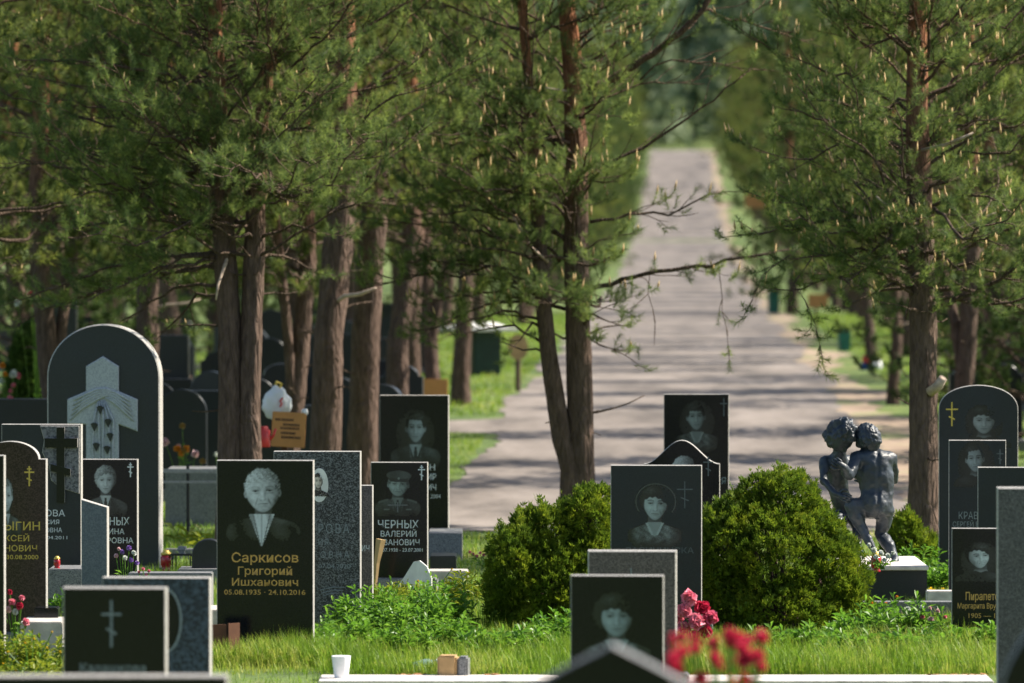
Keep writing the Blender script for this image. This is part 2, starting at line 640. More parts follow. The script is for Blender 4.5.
class Pine:
    def __init__(self, seed):
        self.r = random.Random(seed)
        self.nr = np.random.default_rng(seed)
        self.limbs = MB()
        self.tp, self.td = [], []        # tuft positions / directions

    def branch(self, pts, r0, r1=None, dens=1.0, sec_len=0.5, foliage=1.0, start=0.25, k=5, tuft=1.0, droop=0.0, step=0.115):
        """a limb along pts with side twigs and tufts"""
        r = self.r
        pts = [Vector(p) for p in pts]
        # resample
        seg = []
        for a, b in zip(pts[:-1], pts[1:]):
            n = max(1, int((b - a).length / 0.10))
            for i in range(n):
                seg.append(a.lerp(b, i / n))
        seg.append(pts[-1])
        for i in range(1, len(seg) - 1):
            seg[i] = seg[i] + Vector((r.gauss(0, .008), r.gauss(0, .008), r.gauss(0, .012)))
        n = len(seg)
        r1 = r1 if r1 is not None else max(0.004, r0 * 0.2)
        rad = [r0 + (r1 - r0) * (i / (n - 1)) ** 0.9 for i in range(n)]
        self.limbs.tube(seg, rad, k)
        L = 0.0
        side = 1
        acc = 0.0
        total = sum((b - a).length for a, b in zip(seg[:-1], seg[1:]))
        for i in range(1, n):
            d = (seg[i] - seg[i - 1])
            L += d.length
            acc += d.length
            t = L / total
            if t < start or acc < step / dens:
                continue
            acc = 0
            side = -side
            dr = d.normalized()
            hz = Vector((-dr.y, dr.x, 0))
            if hz.length < .1:
                hz = Vector((r.uniform(-1, 1), r.uniform(-1, 1), 0))
            hz.normalize()
            sl = sec_len * (1.15 - 0.75 * t) * r.uniform(0.55, 1.2)
            dd = (dr * r.uniform(0.5, 0.9) + hz * side * r.uniform(0.5, 1.0) + Vector((0, 0, r.uniform(-0.15, 0.45) - droop))).normalized()
            self.twig(seg[i], dd, sl, foliage, droop)
        self.twig(seg[-1], (seg[-1] - seg[-2]).normalized(), 0.18, foliage, droop)

    def twig(self, p, d, ln, foliage, droop=0.0):
        r = self.r
        n = max(2, int(ln / 0.075))
        cur, dr = Vector(p), Vector(d)
        pts = [cur.copy()]
        for i in range(n):
            dr = (dr + Vector((r.gauss(0, .12), r.gauss(0, .12), r.gauss(0.04 - droop * .5, .10)))).normalized()
            cur = cur + dr * (ln / n)
            pts.append(cur.copy())
            if i >= n * 0.25 and r.random() < 0.85 * foliage:
                sd = Vector((r.uniform(-1, 1), r.uniform(-1, 1), r.uniform(-.1, .9)))
                dd = (dr * .9 + sd * .8).normalized()
                q = cur + dd * r.uniform(.05, .12)
                self.limbs.tube([cur, q], [0.003, 0.002], 3, cap=False)
                self.tp.append(q)
                self.td.append((dd + Vector((0, 0, .6))).normalized())
                if r.random() < .7 * foliage:
                    e = (dd + Vector((r.uniform(-1, 1), r.uniform(-1, 1), r.uniform(-.3, .8)))).normalized()
                    self.tp.append(cur + e * r.uniform(.05, .14))
                    self.td.append((e + Vector((0, 0, .5))).normalized())
        self.limbs.tube(pts, [0.0045] * (len(pts) - 1) + [0.002], 3, cap=False)
        if r.random() < foliage * 1.1:
            self.tp.append(cur)
            self.td.append((dr + Vector((0, 0, .5))).normalized())

    def crown_auto(self, trunk, cb, R_, H, nw=4, dw=0.4, dens=1.0, allow=None, fol=1.0, r0=.022, sec=.5, dead=4):
        r = self.r
        z = cb
        while z < H - 0.3:
            t = (z - cb) / (H - cb)
            prof = (0.75 + 0.25 * min(1, t * 5)) * (1 - t) ** 0.6 + 0.08
            for j in range(nw):
                az = r.uniform(0, 2 * math.pi)
                L = R_ * prof * r.uniform(0.65, 1.15)
                if allow:
                    L *= allow(az, z)
                if L < .25:
                    continue
                el = R(r.uniform(-2, 38)) + t * .4
                o = trunk(z + r.uniform(-.15, .15))
                pts = [o]
                c = Vector(o)
                n = 6
                for i in range(n):
                    e = el + R(r.gauss(0, 15)) + (0.12 if i > 3 else -0.06)
                    az += r.gauss(0, .20)
                    c = c + Vector((math.cos(az) * math.cos(e), math.sin(az) * math.cos(e), math.sin(e))) * (L / n)
                    pts.append(c.copy())
                self.branch(pts, .72 * r0 * (0.5 + 0.7 * (1 - t)) * (0.6 + .4 * L / R_), None, dens, sec, fol, 0.22)
            z += dw * r.uniform(.8, 1.2)
        for j in range(dead):
            z = cb * r.uniform(.35, 1.0)
            az = r.uniform(0, 2 * math.pi)
            o = trunk(z)
            L = r.uniform(.1, .7)
            c = Vector(o)
            pts = [o]
            for i in range(4):
                c = c + Vector((math.cos(az), math.sin(az), r.uniform(-.25, .5))).normalized() * L / 4
                pts.append(c.copy())
            self.limbs.tube(pts, [.013, .010, .008, .006, .004], 4)

    def crown_mesh(self, name, needles=34, nlen=0.062, nw=0.0032, shoot=0.075, candle=0.18, clen=0.085, cw=0.0075):
        rg = self.nr
        Pn = np.array([tuple(p) for p in self.tp])
        Dn = unit(np.array([tuple(p) for p in self.td]))
        n = len(Pn)
        M = needles
        # frame
        ref = np.tile(np.array([[0.3, 0.5, 0.1]]), (n, 1))
        A = unit(np.cross(Dn, ref))
        B = np.cross(Dn, A)
        t = rg.uniform(-.5, .5, (n, M, 1)) * shoot * 1.6
        az = rg.uniform(0, 2 * np.pi, (n, M, 1))
        sp = np.radians(rg.uniform(28, 72, (n, M, 1)))
        radial = A[:, None] * np.cos(az) + B[:, None] * np.sin(az)
        nd = Dn[:, None] * np.cos(sp) + radial * np.sin(sp)
        ln = nlen * rg.uniform(.65, 1.15, (n, M, 1)) * rg.uniform(.8, 1.2, (n, 1, 1))
        base = Pn[:, None] + Dn[:, None] * t
        tip = base + nd * ln
        wv = unit(np.cross(nd, rg.normal(size=(n, M, 3)))) * nw * .5
        V = np.stack([base - wv, base + wv, tip], axis=2).reshape(-1, 3)
        T = np.arange(len(V)).reshape(-1, 3)
        mi = np.zeros(len(T), dtype=np.int32)
        # pale pollen candles standing on the tips
        sel = np.where((rg.random(n) < candle) & (Dn[:, 2] > 0.25))[0]
        if len(sel):
            c = Pn[sel] + Dn[sel] * shoot * .6
            up = unit(Dn[sel] * .35 + np.array([[0, 0, 1.0]]) + rg.normal(0, .08, (len(sel), 3)))
            L = clen * rg.uniform(.45, 1.15, (len(sel), 1))
            a = unit(np.cross(up, np.array([[0.0, 1, 0.1]])))
            b = np.cross(up, a)
            m1 = c + up * L * .4
            pts = [c, m1 + a * cw, m1 + b * cw, m1 - a * cw, m1 - b * cw, c + up * L]
            V2 = np.stack(pts, axis=1).reshape(-1, 3)
            tri = np.array([[0, 2, 1], [0, 3, 2], [0, 4, 3], [0, 1, 4], [5, 1, 2], [5, 2, 3], [5, 3, 4], [5, 4, 1]])
            T2 = (np.arange(len(sel))[:, None, None] * 6 + tri[None]).reshape(-1, 3) + len(V)
            V = np.concatenate([V, V2])
            T = np.concatenate([T, T2])
            mi = np.concatenate([mi, np.ones(len(T2), dtype=np.int32)])
        return tri_mesh(name, V, T, mi)


def trunk_mesh(pts, radii, k=16, seed=0):
    """tapered trunk with bark plates pushed in and out"""
    r = random.Random(seed)
    seg, rad = [], []
    for i in range(len(pts) - 1):
        a, b = Vector(pts[i]), Vector(pts[i + 1])
        n = max(2, int((b - a).length / 0.12))
        for j in range(n):
            t = j / n
            seg.append(a.lerp(b, t))
            rad.append(radii[i] * (1 - t) + radii[i + 1] * t)
    seg.append(Vector(pts[-1]))
    rad.append(radii[-1])
    mb = MB()
    mb.tube(seg, rad, k)
    v = mb.v[0]
    cs = np.array([tuple(p) for p in seg])
    for i in range(len(seg)):
        for j in range(k):
            q = v[i * k + j]
            f = 1 + r.uniform(-.07, .07) + .04 * math.sin(j * 2.4 + i * .21)
            v[i * k + j] = cs[i] + (q - cs[i]) * f
    return mb.mesh('trunk', True)


def interp_path(pts):
    zs = [p[2] for p in pts]
    def fn(z):
        return Vector((np.interp(z, zs, [p[0] for p in pts]), np.interp(z, zs, [p[1] for p in pts]), z))
    return fn


def add_pine(name, label, origin, trunks, pine, crown_kw, group=None, needle_mat='needles', branchset=None):
    """origin: base. trunks: list of (pts, radii) in local coordinates. pine built in local coordinates"""
    t = thing(name, label, 'tree', origin, 0, group)
    for i, (pts, rad) in enumerate(trunks):
        mobj('trunk', trunk_mesh(pts, rad, 16, i + 3), 'pine_bark', t)
    mobj('limbs', pine.limbs.mesh('limbs', True), 'twig_bark', t)
    mobj('crown', pine.crown_mesh('crown', **crown_kw), [needle_mat, 'candles'], t)
    return t


# --- the twin-stemmed pine in the middle
D0 = 50.0
O0 = Vector((X(574, D0), D0, 0))


def L0(px, py, dy=0.0):
    return P(px, py, D0 + dy) - O0


p = Pine(11)
tA = [(0.06, 0, -.1), (0.06, 0, .6), tuple(L0(580, 420)), tuple(L0(578, 340)), tuple(L0(576, 240)), tuple(L0(577, 160)), tuple(L0(572, 60)), tuple(L0(560, -60)), tuple(L0(562, -220)), tuple(L0(560, -420))]
rA = [.15, .125, .118, .115, .105, .098, .085, .07, .05, .02]
tB = [(-.03, -.04, -.1), (-.03, -.04, .6), tuple(L0(562, 440, -.05)), tuple(L0(548, 350, -.1)), tuple(L0(543, 300, -.1)), tuple(L0(538, 220, -.1)), tuple(L0(530, 100, -.1)), tuple(L0(520, -20, -.1)), tuple(L0(500, -200, -.1)), tuple(L0(490, -330, -.1))]
rB = [.11, .092, .088, .075, .068, .058, .048, .04, .03, .012]
fa, fb = interp_path(tA), interp_path(tB)


def allowA(az, z):
    # open on the side towards the road, full on the other
    c = math.cos(az)
    if z < 3.9 and c > 0.25:
        return 0.12
    if c > 0.25:
        return 0.6
    return 1.0


p.crown_auto(fa, 2.0, 2.2, 7.6, 5, .34, 1.0, allowA, .95, .026)
p.crown_auto(fb, 1.9, 2.0, 6.6, 5, .36, 1.0, lambda az, z: 0.1 if (math.cos(az) > 0.1 and z < 4.3) else 1.0, 1.0, .022)
# the limbs one can follow across the road
p.branch([L0(588, 92), L0(622, 72), L0(652, 55), L0(680, 32), L0(703, 8), L0(720, -25), L0(760, -60)], .040, .018, 1.6, .75, .25, .2, 7)
p.branch([L0(588, 290), L0(622, 281), L0(655, 272, -.1), L0(700, 266, -.15), L0(735, 258, -.2), L0(775, 252, -.2)], .026, .012, 2.0, .45, .45, .1, 6, droop=.22)
p.branch([L0(590, 222), L0(640, 214, .1), L0(668, 212, .1), L0(690, 203, .1), L0(722, 192, .1)], .018, .007, 1.9, .45, .45, .15, 6, droop=.12)
p.branch([L0(585, 165), L0(615, 160), L0(655, 140), L0(680, 122), L0(703, 108), L0(745, 74)], .020, .007, 2.0, .55, .16, .15, 6)
p.branch([L0(585, 108, .1), L0(640, 84, .2), L0(690, 82, .2), L0(700, 75, .2)], .010, .005, 2.0, .5, .10, .1, 5)
p.branch([L0(640, 80), L0(655, 65), L0(672, 61), L0(710, 62), L0(760, 70)], .009, .004, 2.2, .6, .15, .1, 5)
p.branch([L0(700, 10), L0(730, 18, .2), L0(770, 28, .2), L0(800, 40, .2)], .014, .006, 2.0, .6, .5, .1, 5)
p.branch([L0(718, 264, -.15), L0(722, 285, -.2), L0(722, 312, -.2), L0(728, 345, -.2)], .005, .003, 1.2, .2, .5, .4, 4, droop=.5)
p.branch([L0(650, 272, -.1), L0(648, 295, -.2), L0(655, 325, -.2)], .004, .003, 1.2, .2, .25, .3, 4, droop=.4)
p.branch([L0(578, 330), L0(600, 345, -.2), L0(625, 355, -.3)], .010, .004, 1.6, .3, .9, .1, 5)
p.branch([L0(578, 250), L0(600, 240, -.2), L0(622, 235, -.3)], .010, .004, 1.6, .3, .9, .1, 5)
# foliage to the left, hanging in front of the row
for (ax, ay, bx, by, dy) in ((560, 262, 500, 215, -.3), (548, 240, 460, 190, -.4), (545, 300, 470, 275, -.5), (540, 305, 440, 300, -.5), (546, 285, 400, 262, -.6),
                             (545, 330, 520, 340, -.3), (575, 215, 520, 160, -.3), (575, 330, 610, 322, -.4), (578, 200, 610, 182, -.4), (572, 60, 630, 20, -.3), (545, 345, 480, 330, -.2),
                             (540, 180, 450, 120, -.4), (545, 300, 430, 330, -.4), (542, 270, 380, 285, -.5), (545, 320, 460, 325, -.6), (540, 230, 420, 215, -.5), (560, 150, 500, 90, -.4), (570, 110, 620, 60, -.3)):
    mid = ((ax + bx) / 2, (ay + by) / 2 - 12)
    p.branch([L0(ax, ay), L0(mid[0], mid[1], dy * .5), L0(bx, by, dy)], .016, .006, 1.35, .42, 1.0, .2, 5)
pale = MB(); pale.tube([L0(512, 215, -.35), L0(522, 232, -.35), L0(532, 248, -.3), L0(548, 262, -.12)], [.011, .012, .013, .014], 6); PALES.append(pale)
pale = MB(); pale.tube([L0(493, 96, -.3), L0(500, 92, -.3), L0(522, 88, -.25), L0(545, 88, -.2), L0(576, 92, .0)], [.008, .009, .009, .010, .011], 6); PALES.append(pale)
for (ax, ay, bx, by) in ((577, 70, 600, 60), (577, 130, 560, 118), (577, 180, 600, 172), (577, 215, 560, 200), (577, 262, 600, 262), (577, 300, 555, 290), (540, 120, 520, 110), (538, 190, 520, 176), (541, 250, 525, 240), (545, 300, 560, 300), (577, 20, 600, 10)):
    p.branch([L0(ax, ay), L0((ax + bx) / 2, (ay + by) / 2 + 4, -.35), L0(bx, by, -.75)], .012, .005, 1.4, .40, 1.0, .15, 5)
T0 = add_pine('pine_tree', 'twin-stemmed pine at the road edge with bare limbs reaching across the road', O0, [(tA, rA), (tB, rB)], p,
              dict(needles=66, nlen=.070, nw=.0036, candle=.17, clen=.115, cw=.0100))
[q_.build('dead_limb', 'lichen_wood', T0, True) for q_ in PALES]; PALES.clear()

# --- the pine on the right
D1 = 46.0
O1 = Vector((X(924, D1), D1, 0))


def L1(px, py, dy=0.0):
    return P(px, py, D1 + dy) - O1


p = Pine(23)
tC = [(0, 0, -.1), (0, 0, .5), tuple(L1(923, 420)), tuple(L1(923, 330)), tuple(L1(921, 240)), tuple(L1(917, 120)), tuple(L1(918, 10)), tuple(L1(915, -120)), tuple(L1(915, -400))]
rC = [.15, .125, .118, .112, .105, .092, .078, .06, .015]
fc = interp_path(tC)
p.crown_auto(fc, 2.15, 2.4, 6.4, 7, .3, 1.0, lambda az, z: (.75 if math.cos(az) < -0.3 else 1.0), .95, .026)
for (ax, ay, bx, by, dy) in ((920, 262, 800, 258, -.4), (920, 240, 770, 200, -.3), (922, 230, 860, 262, -.5), (920, 250, 850, 280, -.6), (918, 160, 790, 110, -.4), (918, 120, 800, 60, -.3),
                             (918, 90, 980, 40, -.4), (922, 240, 1000, 245, -.5), (921, 210, 1010, 200, -.5), (918, 150, 990, 120, -.4), (918, 60, 850, 20, -.4), (920, 255, 960, 270, -.5), (918, 20, 760, -10, -.3), (921, 262, 830, 225, -.2), (921, 285, 850, 305, -.4), (921, 275, 790, 290, -.3), (922, 285, 985, 300, -.3), (921, 270, 1020, 280, -.2), (920, 225, 745, 235, -.3)):
    mid = ((ax + bx) / 2, (ay + by) / 2 - 10)
    p.branch([L1(ax, ay), L1(mid[0], mid[1], dy * .5), L1(bx, by, dy)], .020, .006, 1.4, .45, 1.0, .15, 5)
p.branch([L1(812, 258, -.4), L1(795, 285, -.5), L1(812, 312, -.5), L1(820, 345, -.5)], .006, .003, 1.6, .2, 1.0, .1, 4, droop=.3)
p.branch([L1(790, 255, -.4), L1(762, 275, -.5), L1(752, 300, -.5)], .006, .003, 1.6, .2, 1.0, .1, 4, droop=.3)
for (ax, ay, bx, by) in ((919, 70, 940, 60), (919, 150, 900, 140), (920, 190, 940, 180), (921, 225, 900, 215), (921, 255, 935, 248), (922, 275, 900, 270), (917, 20, 900, 8)):
    p.branch([L1(ax, ay), L1((ax + bx) / 2, (ay + by) / 2 + 4, -.35), L1(bx, by, -.75)], .012, .005, 1.4, .40, 1.0, .15, 5)
T1 = add_pine('pine_tree', 'single straight pine behind the right hand arched headstone, a cut stub on its stem', O1, [(tC, rC)], p,
              dict(needles=66, nlen=.068, nw=.0036, candle=.20, clen=.105, cw=.0100))
pale = MB(); pale.tube([L1(876, 196, -.35), L1(890, 208, -.35), L1(914, 228, -.2), L1(922, 236, 0)], [.009, .010, .012, .013], 6); PALES.append(pale)
pale = MB(); pale.tube([L1(922, 150, -.1), L1(945, 145, -.3), L1(962, 138, -.4), L1(975, 132, -.4)], [.014, .014, .012, .009], 6); PALES.append(pale)
pale = MB(); pale.tube([L1(922, 238, 0), L1(950, 232, -.2), L1(978, 222, -.4), L1(990, 215, -.4), L1(1006, 210, -.4)], [.012, .011, .010, .010, .008], 6); PALES.append(pale)
[q_.build('dead_limb', 'lichen_wood', T1, True) for q_ in PALES]; PALES.clear()
st = MB()
st.tube([L1(930, 392, -.1), L1(938, 386, -.16), L1(943, 378, -.2)], [.045, .042, .036], 8)
st.build('stub', 'lichen_wood', T1, True)

# --- the pair on the left
D2 = 47.0
O2 = Vector((X(240, D2), D2, 0))


def L2(px, py, dy=0.0):
    return P(px, py, D2 + dy) - O2


p = Pine(37)
tD = [(-.09, 0, -.1), (-.09, 0, .5), tuple(L2(230, 400)), tuple(L2(229, 320)), tuple(L2(222, 200)), tuple(L2(216, 60)), tuple(L2(214, -100)), tuple(L2(205, -300))]
rD = [.13, .105, .10, .095, .085, .068, .045, .015]
tE = [(.09, 0, -.1), (.09, 0, .5), tuple(L2(249, 400)), tuple(L2(252, 320)), tuple(L2(256, 200)), tuple(L2(262, 100)), tuple(L2(278, 20)), tuple(L2(290, -100)), tuple(L2(300, -350))]
rE = [.12, .098, .092, .088, .078, .066, .055, .045, .015]
fd, fe = interp_path(tD), interp_path(tE)
p.crown_auto(fd, 2.6, 2.6, 6.0, 6, .32, 1.05, None, .95, .022)
p.crown_auto(fe, 2.6, 2.5, 6.2, 6, .32, 1.05, None, .95, .022)
for (ax, ay, bx, by, dy) in ((222, 200, 120, 190, -.5), (222, 230, 60, 230, -.6), (226, 260, 90, 300, -.5), (220, 150, 60, 100, -.4), (222, 120, 120, 40, -.4), (262, 100, 350, 60, -.4),
                             (256, 150, 340, 130, -.4), (254, 190, 200, 140, -.5), (216, 60, 150, 140, -.6), (270, 60, 340, 20, -.3), (218, 90, 20, 60, -.3), (256, 170, 300, 180, -.4), (252, 220, 130, 260, .3), (230, 250, 20, 300, .3), (228, 268, 70, 300, .6), (226, 282, 120, 322, .4), (228, 292, 165, 330, .5), (225, 255, 140, 285, -.3), (228, 262, 30, 318, .8), (254, 262, 310, 268, .3), (254, 240, 330, 235, -.2)):
    mid = ((ax + bx) / 2, (ay + by) / 2 - 12)
    p.branch([L2(ax, ay), L2(mid[0], mid[1], dy * .5), L2(bx, by, dy)], .018, .006, 1.3, .45, .95, .2, 5)
for (ax, ay, bx, by) in ((216, 40, 200, 30), (217, 90, 235, 80), (220, 140, 200, 130), (222, 180, 240, 172), (264, 60, 285, 50), (260, 110, 280, 100), (257, 150, 240, 140), (256, 190, 275, 182), (224, 215, 205, 210)):
    p.branch([L2(ax, ay), L2((ax + bx) / 2, (ay + by) / 2 + 4, -.35), L2(bx, by, -.75)], .012, .005, 1.4, .42, 1.0, .15, 5)
T2 = add_pine('pine_tree', 'pair of close dark pine stems rising behind the bald-topped portrait stone with gold letters', O2, [(tD, rD), (tE, rE)], p,
              dict(needles=62, nlen=.068, nw=.0036, candle=.05))
pale = MB(); pale.tube([L2(216, 300, -.3), L2(218, 285, -.3), L2(226, 262, -.1), L2(230, 250, 0)], [.008, .012, .016, .016], 6); PALES.append(pale)

pale = MB(); pale.tube([L2(228, 205, 0), L2(222, 180, -.1), L2(206, 140, -.2)], [.02, .018, .013], 6); PALES.append(pale)
[q_.build('dead_limb', 'lichen_wood', T2, True) for q_ in PALES]; PALES.clear()
T2['label'] = 'close pair of pine stems rising behind the gold-lettered portrait stone of the white-haired man'


# --- repeated pines in rows: three variants of different build, and a thin far one
def variant(seed, H, cb, Rr, nw, dw, needles, nlen, nwid, tr=.125, lean=.30, dens=1.0, mat='needles_far', fork=False, candle=.05):
    rr = random.Random(seed)
    p = Pine(seed)
    pts = [(0, 0, -.3), (0, 0, .4)]
    x = y = 0
    for z in np.linspace(1.4, H, 6):
        x += rr.uniform(-lean, lean) * .5
        y += rr.uniform(-lean, lean) * .5
        pts.append((x, y, z))
    rad = [tr * 1.25, tr, tr * .92, tr * .85, tr * .7, tr * .52, tr * .32, tr * .08]
    trunks = [(pts, rad)]
    f = interp_path(pts)
    p.crown_auto(f, cb, Rr, H, nw, dw, dens, None, .95, .026, .55, 6)
    if fork:
        q = [tuple(f(1.0)), tuple(f(1.8) + Vector((.18, 0, 0))), tuple(f(3.2) + Vector((.55, .1, 0))), tuple(f(5.0) + Vector((.8, .1, 0)))]
        trunks.append((q, [tr * .6, tr * .5, tr * .42, tr * .15]))
    return trunks, p, dict(needles=needles, nlen=nlen, nw=nwid, candle=candle), mat


VAR = {}
for key, args in {'a': dict(seed=101, H=8.4, cb=2.7, Rr=2.3, nw=5, dw=.42, needles=44, nlen=.085, nwid=.008, tr=.135),
                  'b': dict(seed=102, H=7.8, cb=2.4, Rr=2.4, nw=5, dw=.42, needles=44, nlen=.085, nwid=.008, tr=.115, fork=True),
                  'c': dict(seed=103, H=8.8, cb=3.0, Rr=2.2, nw=5, dw=.45, needles=44, nlen=.085, nwid=.008, tr=.14, lean=.35),
                  'far': dict(seed=104, H=8.6, cb=1.6, Rr=2.3, nw=5, dw=.55, needles=20, nlen=.13, nwid=.022, tr=.16, dens=.55),
                  'low': dict(seed=105, H=7.2, cb=0.45, Rr=2.1, nw=6, dw=.38, needles=34, nlen=.09, nwid=.013, tr=.13, mat='spruce_needles', dens=.7, candle=.03)}.items():
    VAR[key] = variant(**args)
PROTO = {}


def put_pine(key, x, y, rz, s, label, group, name='pine_tree'):
    if key not in PROTO:
        tr, p, kw, mat = VAR[key]
        PROTO[key] = add_pine(name, label, (x, y, gz_s(y)), tr, p, kw, group, mat)
        o = PROTO[key]
    else:
        o = copy_tree(PROTO[key])
    o.location = (x, y, gz_s(y))
    o.rotation_euler = (0, 0, rz)
    o.scale = (s, s, s)
    tag(o, label, 'tree', group)
    return o


rr = random.Random(5)
G_L = 'pines of the row along the left of the road'
# the nearest ones of the left row can be told apart
near_left = [('b', 288, 56, .9, 'forked pine just right of the close pair, leaning over the orange board'),
             ('a', 325, 54, 1.15, 'thick pine stem, first of the row behind the grey speckled headstone'),
             ('c', 362, 58, 1.1, 'thick pine stem in the row directly left of the tall suited-man stone'),
             ('a', 398, 63, .95, 'pine stem rising behind the top of the tall suited-man stone'),
             ('c', 412, 68, .9, 'slim pine stem behind the right half of the tall suited-man stone'),
             ('b', 434, 73, .9, 'pine stem beside the second small orange board'),
             ('a', 461, 79, .95, 'last clear pine stem of the left row, at the mouth of the side path')]
for k, px, d, s, lab in near_left:
    put_pine(k, X(px, d), d, rr.uniform(0, 6.28), s, lab, G_L)
_st = [o for o in bpy.data.objects if o.get('label', '').startswith('thick pine stem, first')][0]
_lo = _st.location
pale = MB(); pale.tube([(P(a, b, d_) - _lo) / 1.15 for a, b, d_ in ((330, 306, 54), (345, 296, 53.7), (360, 294, 53.5), (376, 288, 53.4))], [.022, .019, .017, .009], 6); PALES.append(pale)
_st.rotation_euler = (0, 0, 0)
[q_.build('dead_limb', 'lichen_wood', _st, True) for q_ in PALES]; PALES.clear()
lab_far = 'pine far down the left side of the road, blurred among the others of its row'
d = 86
while d < 430:
    k = rr.choice('abc') if d < 130 else rr.choice(['far', 'low'])
    put_pine(k, road_c(d) - (rr.uniform(3.9, 5.2) if d < 130 else rr.uniform(3.5, 4.4)), d, rr.uniform(0, 6.28), rr.uniform(.85, 1.1), lab_far, G_L)
    d += rr.uniform(5.5, 8.5)
G_R = 'pines of the row along the right of the road'
put_pine('a', X(893, 79), 79, 1.0, .62, 'slim pine stem standing on the bright right hand verge', G_R)
put_pine('c', X(871, 95), 95, 2.0, .7, 'thin pine stem behind the rubbish heap on the right verge', G_R)
put_pine('b', X(960, 62), 62, 2.6, .95, 'pine in shade behind the right hand arched headstone', G_R)
put_pine('low', X(985, 72), 72, .6, 1.0, 'low-branched dark evergreen at the right edge behind the headstones', G_R)
put_pine('low', X(1045, 66), 66, 2.6, 1.0, 'low-branched dark evergreen just beyond the right edge of the view', G_R)
lab_far = 'pine far down the right side of the road, blurred among the others of its row'
d = 104
while d < 430:
    k = 'c' if d < 118 else ('low' if rr.random() < .45 and d < 200 else 'far')
    put_pine(k, road_c(d) + rr.uniform(4.2, 5.4), d, rr.uniform(0, 6.28), rr.uniform(.85, 1.1), lab_far, G_R)
    d += rr.uniform(5.5, 8.5)
put_pine('low', X(792, 150), 150, 1.0, 1.15, 'dense dark evergreen with foliage to the ground, leaning into the road view from the right', G_R)
# the wood on both sides
G_W = 'pines standing among the graves on both sides'
lab_w = 'pine standing among the far graves behind the rows, melting into the dark wood'
for i in range(46):
    d = rr.uniform(58, 190)
    s_ = -1 if rr.random() < .62 else 1
    off = rr.uniform(7.0, 7 + d * .07) if s_ < 0 else rr.uniform(7.5, 7.5 + d * .06)
    k = rr.choice(['a', 'b', 'c']) if d < 110 else rr.choice(['far', 'far', 'low'])
    put_pine(k, road_c(d) + s_ * off, d, rr.uniform(0, 6.28), rr.uniform(.85, 1.15), lab_w, G_W)
lab_e = 'pine beyond the graves at the far left, its boughs hanging over the dark monuments'
for px, d, k in ((-40, 50, 'b'), (60, 56, 'b'), (110, 92, 'low'), (215, 98, 'low'), (300, 96, 'low'), (140, 64, 'a'), (20, 70, 'low'), (180, 78, 'c'), (90, 86, 'low')):
    put_pine(k, X(px, d), d, rr.uniform(0, 6.28), 1.0, lab_e, 'pines behind the left monuments')
lab_e = 'pine behind the right hand headstones, its boughs filling the upper right corner'
for px, d, k in ((1060, 52, 'a'), (1000, 84, 'low'), (930, 100, 'a'), (1080, 90, 'c')):
    put_pine(k, X(px, d), d, rr.uniform(0, 6.28), 1.0, lab_e, 'pines behind the right monuments')
# unseen trees added behind the viewer to darken what the polished stones mirror
lab_b = 'added unseen pine behind the viewer, darkening the reflections in the polished stones'
for i in range(16):
    put_pine('far', -26 + i * 3.4 + rr.uniform(-1, 1), -14 - rr.uniform(0, 10), rr.uniform(0, 6), 1.5, lab_b, 'added pines behind the viewer')

for i in range(22):  # low evergreens added to screen bright ground out of the stone reflections
    put_pine('low', -24 + i * 2.2 + rr.uniform(-.6, .6), -11 - rr.uniform(0, 5), rr.uniform(0, 6), 1.35, 'added unseen low evergreen behind the viewer, hiding bright ground from the polished stones', 'added evergreens behind the viewer')

# far wood on the hill: one mass
rg = np.random.default_rng(3)
Vl = []
for i in range(750):
    y = rg.uniform(462, 900)
    x = road_c(y) + rg.uniform(-.14, .14) * y
    if abs(x - road_c(y)) < 1.5 and y < 560:
        continue
    h = rg.uniform(7, 15)
    base = gz_s(y)
    n = 260
    t = rg.random(n) ** .8
    rad = (h * .26) * (1 - t) ** .7 * (.55 + .45 * rg.random(n)) + .3
    az = rg.random(n) * 6.283
    c = np.stack([x + rad * np.cos(az), y + rad * np.sin(az), base + .3 + t * h], 1)
    a = rg.normal(size=(n, 3)) * .62
    b = rg.normal(size=(n, 3)) * .62
    Vl.append(np.stack([c - a, c + a, c + b], 1).reshape(-1, 3))
V = np.concatenate(Vl)
o = mobj('forest', tri_mesh('forest', V, np.arange(len(V)).reshape(-1, 3)), 'forest_leaf_hazed')
tag(o, 'far wooded hill closing the view beyond the end of the road', 'forest', kind='stuff')


# ------------------------------------------------------------------ HEADSTONES
YAW = R(-3.5)


